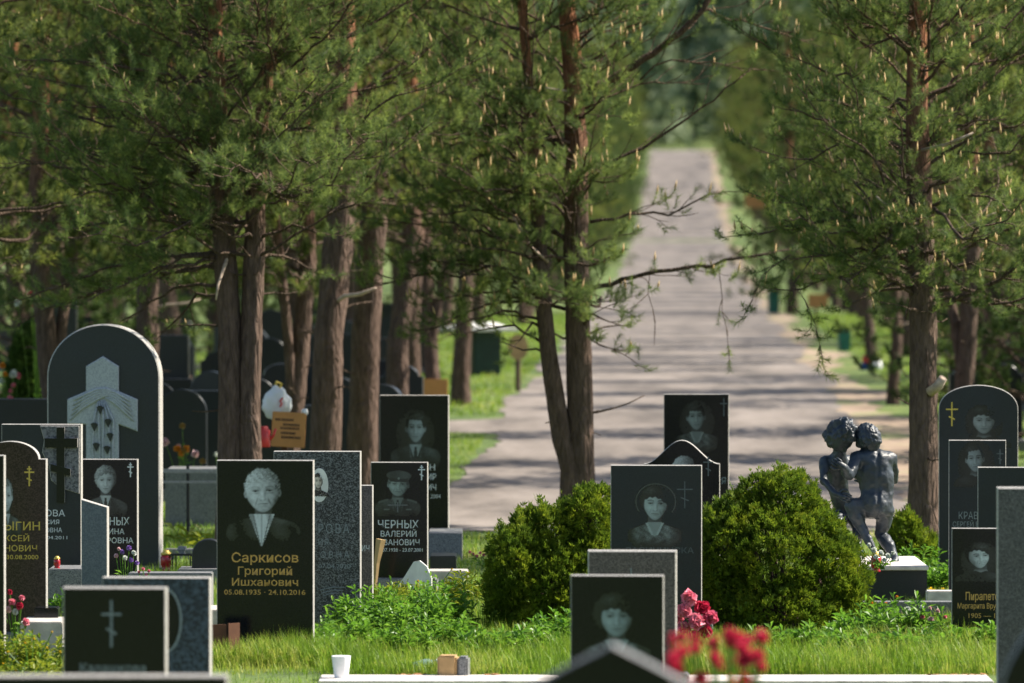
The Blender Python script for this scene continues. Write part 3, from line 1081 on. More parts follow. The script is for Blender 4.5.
def outline(kind, w, h):
    """front outline, counter-clockwise seen from the front (x right, z up)"""
    a = w / 2
    if kind == 'rect':
        return [(-a, 0), (a, 0), (a, h), (-a, h)]
    if kind == 'arch':                      # round head
        pts = [(-a, 0), (a, 0)]
        for i in range(33):
            t = math.pi * i / 32
            pts.append((a * math.cos(t), h - a * .93 + a * .93 * math.sin(t)))
        return pts
    if kind == 'segment':                   # straight sides, shallow round head
        r_ = a * .62
        pts = [(-a, 0), (a, 0)]
        for i in range(29):
            t = math.pi * i / 28
            pts.append((a * math.cos(t), h - r_ + r_ * math.sin(t) ** .9))
        return pts
    if kind == 'shoulder':                  # round head between two small shoulders
        b = a * .80
        r_ = .145 * w / .6
        pts = [(-a, 0), (a, 0), (a, h - r_), (b, h - r_)]
        for i in range(1, 24):
            t = math.pi * i / 24
            pts.append((b * math.cos(t), h - r_ + r_ * math.sin(t)))
        return pts + [(-b, h - r_), (-a, h - r_)]
    if kind == 'wave':                      # swept ogee head
        pts = [(-a, 0), (a, 0)]
        r_ = .18 * w / .58
        for i in range(29):
            x = a - 2 * a * i / 28
            pts.append((x, h - r_ * (1 - math.cos(math.pi * min(1, abs(x) / a) )) / 2))
        return pts
    if kind == 'peak':
        pts = [(-a, 0), (a, 0), (a, h - .15)]
        for i in range(1, 28):
            x = a - 2 * a * i / 28
            u = abs(x) / a
            pts.append((x, h - .15 * (u ** 1.25) - 0.012 * (1 - math.exp(-u * 9))))
        return pts + [(-a, h - .15)]
    if kind == 'slant':
        return [(-a, 0), (a, 0), (a, h - w * .30), (-a, h)]
    if kind == 'leaf':                      # one side rising in a curve
        pts = [(-a, 0), (a, 0)]
        for i in range(20):
            t = i / 19
            pts.append((a - 2 * a * t, h - .32 + .32 * math.sin((1 - t) * math.pi / 2) ** .8))
        return pts
    raise ValueError(kind)


def slab_mesh(pts, t, ch=0.007, back_too=True):
    """extruded plate with a chamfer: faces 0 = polished front, 1 = sawn edge"""
    n = len(pts)
    ins = []
    for i in range(n):
        p0, p1, p2 = Vector(pts[i - 1]), Vector(pts[i]), Vector(pts[(i + 1) % n])
        e1, e2 = (p1 - p0).normalized(), (p2 - p1).normalized()
        n1, n2 = Vector((-e1.y, e1.x)), Vector((-e2.y, e2.x))
        b = (n1 + n2)
        k = ch / max(.35, (b.length / 2) ** 2) / 2
        ins.append(p1 + b * k)
    vs = []
    for (x, z) in [(q.x, q.y) for q in ins]:
        vs.append((x, -t / 2, z))
    for x, z in pts:
        vs.append((x, -t / 2 + ch, z))
    for x, z in pts:
        vs.append((x, t / 2 - ch, z))
    for (x, z) in [(q.x, q.y) for q in ins]:
        vs.append((x, t / 2, z))
    mb = MB()
    fs = [tuple(range(n))]
    mb.add(vs, fs, 0)
    mb.n -= len(vs)
    ring = []
    for L in range(3):
        for i in range(n):
            j = (i + 1) % n
            ring.append((L * n + i, (L + 1) * n + i, (L + 1) * n + j, L * n + j))
    ring.append(tuple(3 * n + i for i in range(n))[::-1])
    mb.add(np.zeros((0, 3)), ring, 1)
    me = mb.mesh('slab')
    bm = bmesh.new()
    bm.from_mesh(me)
    bmesh.ops.recalc_face_normals(bm, faces=bm.faces[:])
    bm.to_mesh(me)
    bm.free()
    return me


class Stone:
    def __init__(s, label, px0, px1, pytop, d, kind='rect', mat='black_polished', side='side_granite', thick=.07, base=True,
                 group='engraved headstones of the near rows', yaw=YAW, zbase=0.10, name='headstone', ch=.0035, float_to=None):
        s.d, s.cx = d, (px0 + px1) / 2
        s.ppm = F / d
        w = (px1 - px0) / s.ppm
        ztop = P(s.cx, pytop, d).z
        s.z0 = zbase if base else 0
        s.gz = gz_s(d)
        if float_to is not None:
            s.z0 = P(s.cx, float_to, d).z
        h = ztop - s.gz - s.z0
        s.w, s.h, s.t = w, h, thick
        s.yaw = yaw
        s.pybase = 253 + F * (CAMZ - s.gz - s.z0) / d
        s.root = thing(name, label, name, (X(s.cx, d), d, s.gz), yaw, group)
        s.root['category'] = 'headstone'
        s.slab = mobj('stele', slab_mesh(outline(kind, w, h), thick, ch), [mat, side], s.root, (0, 0, s.z0))
        if base and float_to is None:
            mb = MB()
            mb.box((0, 0, zbase / 2 - .02), (w + .14, thick + .14, zbase + .04))
            mb.build('plinth', 'side_dark', s.root, bevel=.008)

    def xy(s, px, py):
        return ((px - s.cx) / s.ppm, (s.pybase - py) / s.ppm)


CAP, XH = .727, .546


def serif_verts(me, size):
    """add small slab serifs where a stroke ends flat on the baseline or at the top"""
    bm = bmesh.new()
    bm.from_mesh(me)
    bm.edges.ensure_lookup_table()
    add = []
    for e in bm.edges:
        if len(e.link_faces) != 1:
            continue
        a, b = e.verts[0].co, e.verts[1].co
        if abs(a.y - b.y) > size * .01:
            continue
        if min(abs(a.y), abs(a.y - XH), abs(a.y - CAP)) > .012:
            continue
        ln = abs(a.x - b.x)
        if ln < size * .05 or ln > size * .22:
            continue
        fc = e.link_faces[0].calc_center_median()
        up = fc.y > a.y
        yb = a.y
        hgt = size * .045
        ex = size * .04
        x0, x1 = min(a.x, b.x) - ex, max(a.x, b.x) + ex
        add.append((x0, x1, yb, yb + hgt if up else yb - hgt))
    for x0, x1, ya, yb in add:
        v = [bm.verts.new((x0, ya, .0004)), bm.verts.new((x1, ya, .0004)), bm.verts.new((x1, yb, .0004)), bm.verts.new((x0, yb, .0004))]
        try:
            bm.faces.new(v if yb > ya else v[::-1])
        except ValueError:
            pass
    bm.to_mesh(me)
    bm.free()


def lettering(parent, txt, x, z, height, width, y, mat, bold=.0, serif=False, align='C', name='lettering', rot=0.0, space=1.0):
    """text as a thin mesh; height = cap height in metres; width fits the line"""
    cu = bpy.data.curves.new('txt', 'FONT')
    cu.body = txt
    cu.size = 1.0
    cu.offset = bold
    cu.space_character = space
    cu.resolution_u = 3
    tmp = bpy.data.objects.new('tmp', cu)
    COL.objects.link(tmp)
    dg = bpy.context.evaluated_depsgraph_get()
    me = bpy.data.meshes.new_from_object(tmp.evaluated_get(dg))
    bpy.data.objects.remove(tmp)
    if serif:
        serif_verts(me, .75)
    co = np.zeros(len(me.vertices) * 3)
    me.vertices.foreach_get('co', co)
    co = co.reshape(-1, 3)
    x0, x1 = co[:, 0].min(), co[:, 0].max()
    sx = width / (x1 - x0) if width else height / .73
    sz = height / .73
    if align == 'C':
        xo = x - sx * (x0 + x1) / 2
    elif align == 'L':
        xo = x - sx * x0
    else:
        xo = x - sx * x1
    out = np.stack([co[:, 0] * sx + xo, np.full(len(co), y) - co[:, 2] * 1.0, co[:, 1] * sz + z], 1)
    me.vertices.foreach_set('co', out.ravel())
    me.update()
    return mobj(name, me, mat, parent)


def text_px(s, txt, px0, px1, pyb, cap, mat, **kw):
    """write txt on stone s between pixels px0..px1 with its baseline at pyb"""
    x0, z = s.xy(px0, pyb)
    x1, _ = s.xy(px1, pyb)
    return lettering(s.root, txt, (x0 + x1) / 2, z + s.z0, cap / s.ppm, (x1 - x0), -s.t / 2 - .0012, mat, **kw)


def cross_px(s, px, pyt, pyb, hw, mat, three=True, th=1.6, top_bar=False):
    """orthodox cross cut on stone s"""
    mb = MB()
    def bar(x0, y0, x1, y1, t):
        a, b = s.xy(x0, y0), s.xy(x1, y1)
        a = Vector((a[0], 0, a[1] + s.z0)); b = Vector((b[0], 0, b[1] + s.z0))
        d = (b - a).normalized()
        nn = Vector((-d.z, 0, d.x)) * (t / s.ppm / 2)
        y = -s.t / 2 - .0012 - .0003 * len(mb.m)
        mb.add([(q.x, y, q.z) for q in (a - nn, b - nn, b + nn, a + nn)], [(0, 1, 2, 3)])
    H = pyb - pyt
    bar(px, pyb, px, pyt, th)
    bar(px - hw, pyt + H * .30, px + hw, pyt + H * .30, th)
    if three:
        bar(px - hw * .5, pyt + H * .60, px + hw * .5, pyt + H * .72, th)
    if top_bar:
        bar(px - hw * .45, pyt + H * .14, px + hw * .45, pyt + H * .14, th)
    return mb.build('cross', mat, s.root)


# ---- engraved portraits: a fine grid of points, each with its own grey, laid on the polished face
def smooth(a, b, x):
    t = np.clip((x - a) / (b - a + 1e-9), 0, 1)
    return t * t * (3 - 2 * t)


def g2(x, y, cx, cy, sx, sy):
    return np.exp(-(((x - cx) / sx) ** 2 + ((y - cy) / sy) ** 2))


def paint(kind, W=84, H=106, seed=0):
    rg = np.random.default_rng(seed)
    x, y = np.meshgrid(np.linspace(-1, 1, W), np.linspace(-1.25, 1.25, H))
    L = np.zeros_like(x)
    k = dict(hair='dark', cloth='suit', glow=.0, age=0, turn=0.0, female=False, cap=False, light=-1, fw=1.0, jaw=.3, line=.62, eye=1.0, puff=1.0, part=1, tilt=0.0)
    k.update(kind)
    # the head may lean a little
    ct, st_ = math.cos(k['tilt']), math.sin(k['tilt'])
    hx, hy_ = x * ct + (y + .3) * st_, (y + .3) * ct - x * st_ - .3
    fx, fy = 0.0, .30
    fw, fh = ((.385 if k['female'] else .40) * k['fw'], .56)
    lt = k['light']
    if k['glow']:
        L += k['glow'] * g2(x, y, 0, .1, .8, 1.0)
    sh = -.36 - (.36 if k['female'] else .28) * np.abs(x) ** 1.6 - .10 * smooth(.22, .0, np.abs(x))
    body = smooth(.03, -.03, y - sh) * smooth(1.0, .90, np.abs(x) + .05 * np.sin(y * 9))
    fade = smooth(-1.25, -.80, y)
    nse = rg.normal(size=x.shape)
    nk = smooth(.25, .20, np.abs(x) - .10 * smooth(-.25, -.55, y)) * smooth(.0, -.1, y) * smooth(-.80, -.62, y)
    L = L * (1 - nk) + (.52 + .30 * x * lt - .34 * smooth(-.46, -.25, y)) * nk
    c = k['cloth']
    if c in ('suit', 'uniform'):
        jl = .13 + .13 * g2(x, y, .55 * lt, -.62, .30, .22) + .05 * np.sin(x * 7 + y * 5) + .03 * nse
        lap = np.abs(np.abs(x) - (.15 + (-.42 - y) * -.12 + .09)) < .018
        jl = jl + .15 * lap * (y > -1.0)
        L = L * (1 - body) + jl * body * (.3 + .7 * fade)
        v = (np.abs(x) < (.02 + (y + 1.0) * .34)) & (y > -1.0) & (y < -.34)
        L = np.where(v, (.80 if c == 'suit' else .55) - .5 * np.abs(x), L)
        if not k.get('notie'):
            tie = (np.abs(x) < .05 + (-.46 - y) * .07) & (y < -.46) & (y > -1.0)
            L = np.where(tie, .10 + .08 * (np.sin(y * 40 + x * 30) > .3), L)
            L = np.where((np.abs(x) < .055) & (np.abs(y + .46) < .035), .16, L)
        if c == 'uniform':
            epa = (np.abs(y - (sh + .0)) < .05) & (np.abs(x) > .42) & (np.abs(x) < .84)
            L = np.where(epa, .34, L)
            L = np.where((np.abs(np.abs(x) - .48) < .12) & (np.abs(y + .92) < .028), .42, L)
    elif c == 'shirt':
        L = L * (1 - body) + (.07 + .12 * g2(x, y, .6, -.5, .28, .10) + .04 * np.sin(x * 9 + y * 3)) * body * fade
        ax = x + .05
        v = (np.abs(ax) < (.02 + (y + 1.22) * .36)) & (y > -1.22) & (y < -.30)
        L = np.where(v, .95 - .45 * np.abs(np.sin(ax * 13 + y * 3)) * smooth(0, .25, np.abs(ax)) - .25 * (np.abs(ax) < .02), L)
        L = np.where(v & (np.abs(np.abs(ax) - (.10 + (y + .9) * .22)) < .015), .35, L)
    elif c == 'blouse':
        jl = .34 + .16 * np.sin(x * 15 + np.sin(y * 9) * 2) * np.sin(y * 11 + x * 3) + .06 * nse
        L = L * (1 - body) + jl * body * (.15 + .85 * fade) * smooth(1.0, .45, np.abs(x))
        v = (np.abs(x) < (.03 + (y + .85) * .40)) & (y > -.85) & (y < -.34)
        L = np.where(v, .62, L)
        col = (np.abs(np.abs(x) - (.06 + (y + .85) * .42)) < .04) & (y > -.82) & (y < -.36)
        L = np.where(col, .78, L)
    else:
        L = L * (1 - body) + (.05 + .10 * g2(x, y, .5 * lt, -.62, .3, .2)) * body * fade
    x, y = hx, hy_
    hv = {'dark': .055, 'grey': .32, 'white': .70, 'fair': .48}[k['hair']]
    hx_, hh, hy = (fw * 1.09, fh * .98, fy + .14)
    if k['female']:
        hx_, hh, hy = fw * 1.28 * k['puff'], fh * 1.0 * (.6 + .4 * k['puff']), fy + .16
    an = np.arctan2(y - hy, x)
    edge = .025 * np.sin(an * 11 + seed) + .018 * np.sin(an * 23 + 2 * seed) + .018 * rg.normal(size=x.shape)
    hm = smooth(1.05, .95, np.sqrt((x / hx_) ** 2 + ((y - hy) / hh) ** 2) + edge)
    if not k['female']:
        hm = hm * smooth(fy - .02, fy + .08, y)
    sweep = np.sin((x * k['part'] * .8 + y) * 30 + 4 * np.sin(x * 3.2) + seed)
    curl = np.sin(x * 24 + 2 * np.sin(y * 17)) * np.sin(y * 21 + 2 * np.sin(x * 15))
    pat = curl if k['female'] else sweep
    strands = hv * (1 + (.20 if hv < .6 else .09) * pat + .14 * rg.normal(size=x.shape) + .45 * lt * x / fw - .15) + .12 * g2(x, y, .16 * lt, hy + hh * .62, .20, .12) * (1 + .5 * pat)
    strands = np.clip(strands, .02, .95)
    L = L * (1 - hm) + strands * hm
    if not k['female']:
        for s_ in (-1, 1):
            r_e = np.sqrt(((x - s_ * fw * 1.03) / .055) ** 2 + ((y - fy + .02) / .125) ** 2)
            e_ = smooth(1.1, .8, r_e)
            L = L * (1 - e_) + (.50 + .15 * s_ * lt - .2 * smooth(.6, .1, r_e)) * e_
    jaw = fw * (1 - k['jaw'] * smooth(.02, -fh, y - fy) ** 1.5)
    rr_ = np.sqrt((x / jaw) ** 2 + (np.abs(y - fy) / fh) ** 2.3)
    fm = smooth(1.03, .95, rr_)
    X_ = x - k['turn']
    sk = .78 - .22 * rr_ ** 3 + .26 * x * lt / fw * smooth(0, .6, np.abs(x) / fw + .35)
    ey = fy + .045
    for s_ in (-1, 1):
        cx = s_ * .175 * k['fw']
        sk -= .26 * g2(X_, y, cx * .92, ey + .045, .115, .050)
        sk -= .14 * g2(X_, y, cx * .55, ey + .01, .04, .06)
        sk += .10 * g2(X_, y, cx * 1.15, ey - .17, .09, .07)
        sk -= .16 * g2(X_, y, s_ * fw * .80, fy - .25, .07, .16)
        bry = ey + .125 - .9 * (np.abs(X_ - cx)) ** 2 * 2 + .03 * s_ * (X_ - cx)
        br = smooth(.028, .010, np.abs(y - bry)) * smooth(.125, .09, np.abs(X_ - cx))
        sk = sk - br * (.42 if hv < .3 else .17)
        eo = np.sqrt(((X_ - cx) / .078) ** 2 + ((y - ey) / (.026 * k['eye'])) ** 2)
        eye = smooth(1.2, .8, eo)
        sk = sk * (1 - eye) + .50 * eye
        pu = smooth(1.3, .6, np.sqrt(((X_ - cx) / .030) ** 2 + ((y - ey - .004) / .027) ** 2))
        sk = sk * (1 - pu) + .05 * pu
        sk -= .34 * smooth(.018, .006, np.abs(y - ey - .026 * k['eye'] + .9 * (X_ - cx) ** 2)) * smooth(.10, .07, np.abs(X_ - cx))
        sk -= (.08 + .16 * k['age']) * g2(X_, y, cx, ey - .062, .085, .016)
        sk -= (.06 + .22 * k['age']) * g2(X_ - s_ * (.135 + (fy - .14 - y) * .32), y, 0, fy - .24, .022, .11)
    sk += .16 * g2(X_, y, .012 * lt, fy - .06, .030, .13)
    sk -= .20 * g2(X_, y, -.062 * lt, fy - .08, .028, .10)
    sk += .12 * g2(X_, y, 0, fy - .165, .045, .030)
    for s_ in (-1, 1):
        sk -= .30 * g2(X_, y, s_ * .045, fy - .208, .026, .014)
        sk -= .14 * g2(X_, y, s_ * .085, fy - .18, .016, .03)
    sk -= .12 * g2(X_, y, 0, fy - .245, .05, .016)
    my = fy - .318 + .35 * X_ ** 2 * (1.6 if k.get('smile') else -.4)
    sk -= .42 * smooth(.018, .004, np.abs(y - my)) * smooth(.145, .10, np.abs(X_))
    if k.get('smile'):
        sk += .40 * smooth(.022, .008, np.abs(y - my + .02)) * smooth(.10, .07, np.abs(X_))
    sk -= (.14 if not k['female'] else .24) * g2(X_, y, 0, fy - .352, .085, .018)
    sk -= .16 * g2(X_, y, 0, fy - .395, .07, .016)
    sk += .08 * g2(X_, y, 0, fy - .455, .07, .04)
    if k['age']:
        for q in (.28, .335, .39):
            sk -= k['age'] * .10 * smooth(.012, .003, np.abs(y - fy - q - .015 * np.cos(X_ * 9 + q * 30))) * (np.abs(X_) < .22)
        sk -= k['age'] * .12 * g2(X_, y, 0, fy + .17, .02, .05)
        sk += k['age'] * .05 * np.sin(X_ * 31 + y * 9) * np.sin(y * 27)
    L = L * (1 - fm) + np.clip(sk, .05, 1) * fm
    base_l = fy + fh * k['line']
    if k['female']:
        hl = base_l - 1.25 * np.abs(x + .08 * k['part']) ** 2 + .025 * np.sin(x * 34 + seed)
    else:
        hl = base_l + .10 * x * k['part'] - .55 * smooth(fw * .62, fw * 1.0, np.abs(x)) + .015 * np.sin(x * 45)
    ft = smooth(-.02, .02, y - hl) * np.maximum(hm, 0)
    L = L * (1 - ft) + strands * ft
    if k['cap']:
        cm = smooth(1.03, .95, np.sqrt((x / .54) ** 2 + ((y - .78) / .24) ** 2)) * (y > .62)
        L = L * (1 - cm) + (.24 + .10 * np.sin(x * 5) + .14 * lt * x) * cm
        bd = (np.abs(y - .62 + .06 * np.cos(x * 3)) < .06) & (np.abs(x) < .42)
        L = np.where(bd, .12, L)
        vz = smooth(1.05, .95, np.sqrt((x / .40) ** 2 + ((y - .53) / .085) ** 2)) * (y < .55)
        L = L * (1 - vz) + (.06 + .2 * g2(x, y, 0, .50, .2, .02)) * vz
        L = np.where(np.hypot(x, (y - .63)) < .055, .6, L)
    if k.get('veil'):
        ring = smooth(.045, .015, np.abs(np.sqrt((x / .66) ** 2 + ((y - .42) / .66) ** 2) - 1))
        L = np.maximum(L, .26 * ring * (y > .05))
    L = np.clip(L + .02 * nse * (L > .04), 0, 1)
    return L


def portrait(s, cx, cy, w, h, params, tint=(.90, .97, 1.0), gain=.34, seed=0, base=(.012, .014, .015), name='portrait', cut=.055):
    L = paint(params, seed=seed)
    H_, W_ = L.shape
    x0, z0 = s.xy(cx - w / 2, cy + h / 2)
    x1, z1 = s.xy(cx + w / 2, cy - h / 2)
    xs_ = np.linspace(x0, x1, W_)
    zs_ = np.linspace(z0, z1, H_) + s.z0
    XX, ZZ = np.meshgrid(xs_, zs_)
    V = np.stack([XX, np.full_like(XX, -s.t / 2 - .0009), ZZ], -1).reshape(-1, 3)
    idx = np.arange(H_ * W_).reshape(H_, W_)
    q = np.stack([idx[:-1, :-1], idx[:-1, 1:], idx[1:, 1:], idx[1:, :-1]], -1).reshape(-1, 4)
    Lf = L.ravel()
    keep = Lf[q].max(1) > cut
    q = q[keep]
    T = np.concatenate([q[:, [0, 1, 2]], q[:, [0, 2, 3]]])
    me = tri_mesh(name, V, T)
    at = me.color_attributes.new('engrave', 'FLOAT_COLOR', 'POINT')
    c = np.ones((len(Lf), 4), dtype=np.float32)
    for i in range(3):
        c[:, i] = base[i] + (Lf ** 1.5) * gain * 1.35 * tint[i]
    at.data.foreach_set('color', c.ravel())
    return mobj(name, me, 'engraving', s.root)


G = 'headstones of the cemetery'
# 1 sliver at the left edge
s = Stone('black headstone cut off by the left edge of the view, pale sawn rim', -62, 5, 455, 34, mat='black_polished')
# 2 brown shouldered
s = Stone('brown granite headstone with rounded head and small shoulders, gold letters and gold cross', -26, 47, 441, 36, 'shoulder', 'brown_polished')
portrait(s, 7, 505, 30, 66, dict(hair='grey', cloth='suit', glow=.05, age=.8, line=.72, fw=.95, light=1), gain=.42, seed=2)
cross_px(s, 30, 466, 486, 5, 'gold_yellow', top_bar=True, th=1.5)
text_px(s, 'ЫГИН', 5, 41, 530, 8.5, 'gold_yellow', serif=True)
text_px(s, 'КСЕЙ', 5, 30, 541, 6, 'gold_yellow', serif=True)
text_px(s, 'НОВИЧ', 5, 38, 551, 6, 'gold_yellow', serif=True)
text_px(s, '30.08.2000', 7, 39, 559, 4.5, 'gold_yellow')
# 3 half rough with the cut cross
s = Stone('headstone half polished half rough grey, with a large raised dark three-bar cross', 2, 82, 424, 40, 'rect', 'black_matte', thick=.09)
mb = MB()
q = []
for px, py in ((41, 425.5), (45, 440), (43, 452), (50, 466), (52, 480), (62, 488), (80.5, 493.5), (80.5, 425.5)):
    a = s.xy(px, py)
    q.append((a[0], a[1] + s.z0))
me = slab_mesh([(a, b) for a, b in q], .012, .003)
o = mobj('rough_panel', me, ['rough_grey', 'side_granite'], s.root, (0, -s.t / 2 - .0065, 0))
cr = MB()
def cpx(x0, y0, x1, y1, y_, skew=0.0):
    a, b = s.xy(x0, y1), s.xy(x1, y0)
    z0_, z1_ = a[1] + s.z0, b[1] + s.z0
    t_ = .022
    vs = [(a[0], y_, z0_ + skew), (b[0], y_, z0_ - skew), (b[0], y_, z1_ - skew), (a[0], y_, z1_ + skew)]
    vs += [(v[0], y_ + t_, v[2]) for v in vs]
    cr.add(vs, [(0, 1, 2, 3), (5, 4, 7, 6)], 0)
    cr.n -= 8
    cr.add(np.zeros((0, 3)), [(1, 5, 6, 2), (3, 2, 6, 7), (4, 0, 3, 7), (0, 4, 5, 1)], 1)
    cr.n += 8
cpx(58, 427, 66, 502, -s.t / 2 - .030)
cpx(46, 438, 79, 447, -s.t / 2 - .0325)
cpx(52, 466, 72, 473, -s.t / 2 - .0345, .018)
cr.build('raised_cross', ['black_polished', 'side_granite'], s.root)
text_px(s, 'ОВА', 46, 66, 516, 6.5, 'white_paint', serif=True)
text_px(s, 'СИЯ', 46, 60, 524, 4.5, 'white_paint', serif=True)
text_px(s, 'ОВНА', 46, 63, 532, 4.5, 'white_paint', serif=True)
text_px(s, '.04.2011', 46, 68, 539, 3.5, 'white_paint')
# 4 fair woman
s = Stone('black headstone with fair-haired engraved portrait and small white cross, under the big arch', 82, 138, 459, 42, mat='black_polished', thick=.07)
portrait(s, 106, 488, 44, 56, dict(hair='fair', cloth='suit', female=True, glow=.02, line=.60, puff=1.0, part=-1), gain=.42, seed=4)
cross_px(s, 131, 462.5, 477, 3.2, 'white_paint', top_bar=True, th=1.2)
text_px(s, 'РНЫХ', 104, 130, 525, 8, 'white_paint', serif=True)
text_px(s, 'ИНА', 109, 125, 534, 5.5, 'white_paint', serif=True)
text_px(s, 'РОВНА', 107, 134, 543, 5.5, 'white_paint', serif=True)
# 5 slanted slate stele
s = Stone('narrow plain slate-grey stele with slanting top, in front of the fair-haired portrait stone', 82, 108, 499, 38.5, 'slant', 'slate_grey', thick=.10)
# 6 the big arch
s = Stone('tall dark round-arched headstone with a grey relief cross draped in cloth', 48, 162, 324, 45, 'arch', 'black_matte', 'side_granite', thick=.16, ch=.010, zbase=.02, yaw=R(-6))
def relief(pxs, y_off, th, mat, name):
    q_ = []
    for px, py in pxs:
        a = s.xy(px, py)
        q_.append((a[0], a[1] + s.z0))
    return mobj(name, slab_mesh(q_, th, .008), [mat, mat], s.root, (0, -s.t / 2 - th / 2 + y_off, 0))
relief([(88, 540), (121, 540), (121, 424), (140, 431), (140, 399), (121, 391), (121, 366), (105, 356), (88, 366), (88, 391), (69, 399), (69, 424), (88, 424)], .004, .035, 'relief_grey', 'relief_cross')
mb = MB()
yo = -s.t / 2 - .036
def dr(pts, r, k=6):
    q_ = []
    for px, py in pts:
        a = s.xy(px, py)
        q_.append((a[0], yo, a[1] + s.z0))
    mb.tube(q_, r, k)
for i in range(5):
    dr([(72 + i, 420 - 5 * i), (84 + i, 408 - 3.5 * i), (98, 400 - 2.6 * i), (108, 395 - 1.6 * i), (118, 396 - i * 1.2)], [.004, .012, .014, .012, .006])
    dr([(137 - i, 421 - 5 * i), (127 - i, 411 - 4 * i), (117, 402 - 2.6 * i), (106, 396 - i * 1.4)], [.004, .012, .013, .006])
for i, xx in enumerate((96, 101, 106, 111, 116)):
    dr([(104 + (xx - 106) * .3, 400), (xx, 420), (xx - 1 + (i % 2) * 2, 450), (xx, 490 + 6 * (i % 3)), (xx - 1, 520)], [.006, .011, .009, .010, .003])
mb.build('draped_cloth', 'relief_grey', s.root, True)
for px, py in ((103, 409), (97, 426), (111, 422), (113, 436), (99, 446), (110, 449)):
    a = s.xy(px, py)
    mb = MB()
    c = Vector((a[0], yo - .019, a[1] + s.z0))
    mb.add([c + Vector((-.030, 0, .018)), c + Vector((-.012, -.008, .030)), c + Vector((.012, -.008, .030)), c + Vector((.030, 0, .016)), c + Vector((.002, -.004, -.042))], [(0, 4, 3, 2, 1)])
    mb.build('carved_leaf', 'black_matte', s.root)
# 7 near stone with the thin cross
s = Stone('near black headstone with thin engraved cross and blurred letters, before the blue granite', 63, 167, 587, 26, mat='black_polished', thick=.07, ch=.006)
cross_px(s, 112, 600, 647, 10, 'grey_cut', th=2.4)
text_px(s, 'Калашкова', 80, 147, 672, 9, 'grey_cut', serif=True, bold=.01)
# 8 blue granite
s = Stone('blue speckled granite headstone with an oval dark portrait, behind the near thin-cross stone', 103, 211, 577, 28.5, mat='blue_granite', thick=.10)
mb = MB()
a = s.xy(166, 620)
n_ = 40
mb.add([(a[0] + .088 * math.cos(2 * math.pi * i / n_), -s.t / 2 - .006, a[1] + s.z0 + .165 * math.sin(2 * math.pi * i / n_)) for i in range(n_)], [tuple(range(n_))])
mb.build('oval_plate', 'grey_cut', s.root)
mb = MB()
mb.add([(a[0] - .004 + .078 * math.cos(2 * math.pi * i / n_), -s.t / 2 - .0075, a[1] + s.z0 + .153 * math.sin(2 * math.pi * i / n_)) for i in range(n_)], [tuple(range(n_))])
mb.build('oval_field', 'black_polished', s.root)
# 10 the gold lettered stone
s = Stone('black polished headstone with engraved white-haired man and gold lettering, dates 1935 to 2016', 217, 314, 460, 35, mat='black_polished', thick=.08, zbase=.03)
portrait(s, 264, 503, 75, 88, dict(hair='white', cloth='shirt', age=1.3, line=.62, fw=1.08, jaw=.22, eye=.8, tilt=.04), gain=.52, seed=10, cut=.06)
text_px(s, 'Саркисов', 232, 299, 562, 9.5, 'gold_paint', serif=True, bold=.006)
text_px(s, 'Григорий', 238, 293, 574.5, 8, 'gold_paint', serif=True, bold=.005)
text_px(s, 'Ишханович', 232, 299, 585.5, 7.5, 'gold_paint', serif=True, bold=.005)
text_px(s, '05.08.1935 · 24.10.2016', 224.5, 306, 594.5, 5.2, 'gold_paint', serif=True, bold=.003)
mb = MB()
mb.box((.02, -.02, -.0), (s.w + .17, .26, .09))
mb.build('plinth', 'grey_granite_fine', s.root, bevel=.006)
# 11 grey speckled
s = Stone('grey speckled granite headstone with a small oval ceramic photo and worn letters', 274, 361, 451, 37.5, mat='grey_granite', thick=.09, zbase=.05)
def ellipse(s, cx, cy, rx, ry, mat, name, lift=.002):
    a = s.xy(cx, cy)
    mb = MB()
    vs = []
    for i in range(32):
        t = 2 * math.pi * i / 32
        vs.append((a[0] + rx / s.ppm * math.cos(t), -s.t / 2 - lift, a[1] + s.z0 + ry / s.ppm * math.sin(t)))
    for i in range(32):
        t = 2 * math.pi * i / 32
        vs.append((a[0] + rx / s.ppm * math.cos(t), -s.t / 2, a[1] + s.z0 + ry / s.ppm * math.sin(t)))
    mb.add(vs, [tuple(range(32))] + [(i, 32 + i, 32 + (i + 1) % 32, (i + 1) % 32) for i in range(32)])
    return mb.build(name, mat, s.root)
ellipse(s, 320, 485, 9, 17, 'ceramic_white', 'photo_plaque', .006)
class _Off:
    pass
s2 = _Off(); s2.__dict__.update(s.__dict__); s2.t = s.t + .013; s2.xy = s.xy
portrait(s2, 319, 485, 22, 30, dict(hair='dark', cloth='dark', female=True, line=.7, puff=.95), tint=(1.0, .86, .70), gain=.62, seed=11, name='ceramic_portrait')
text_px(s, 'РОВА', 319, 350, 533, 9.5, 'grey_cut', space=1.3)
text_px(s, 'ИЯ', 319, 329, 545, 6.5, 'grey_cut', space=1.2)
text_px(s, 'ОВНА', 321, 350, 557.5, 6.5, 'grey_cut', space=1.5)
text_px(s, '07.04.2020', 319, 351, 568, 4.5, 'grey_cut')
mb = MB()
for k_, yy in enumerate((590, 593, 596)):
    a, b = s.xy(320 + k_ * 2, yy), s.xy(345 - k_ * 3, yy - 3)
    mb.tube([(a[0], -s.t / 2, a[1] + s.z0), ((a[0] + b[0]) / 2, -s.t / 2, (a[1] + b[1]) / 2 + s.z0 + .01), (b[0], -s.t / 2, b[1] + s.z0)], .0025, 4)
mb.build('carved_flower', 'grey_cut', s.root)
# 12 narrow reddish
s = Stone('narrow dark reddish headstone squeezed between the grey speckled one and the officer stone', 330, 373, 485, 39, mat='brown_grey', thick=.08)
text_px(s, 'ИЧ', 362, 370, 551, 6, 'white_paint', serif=True)
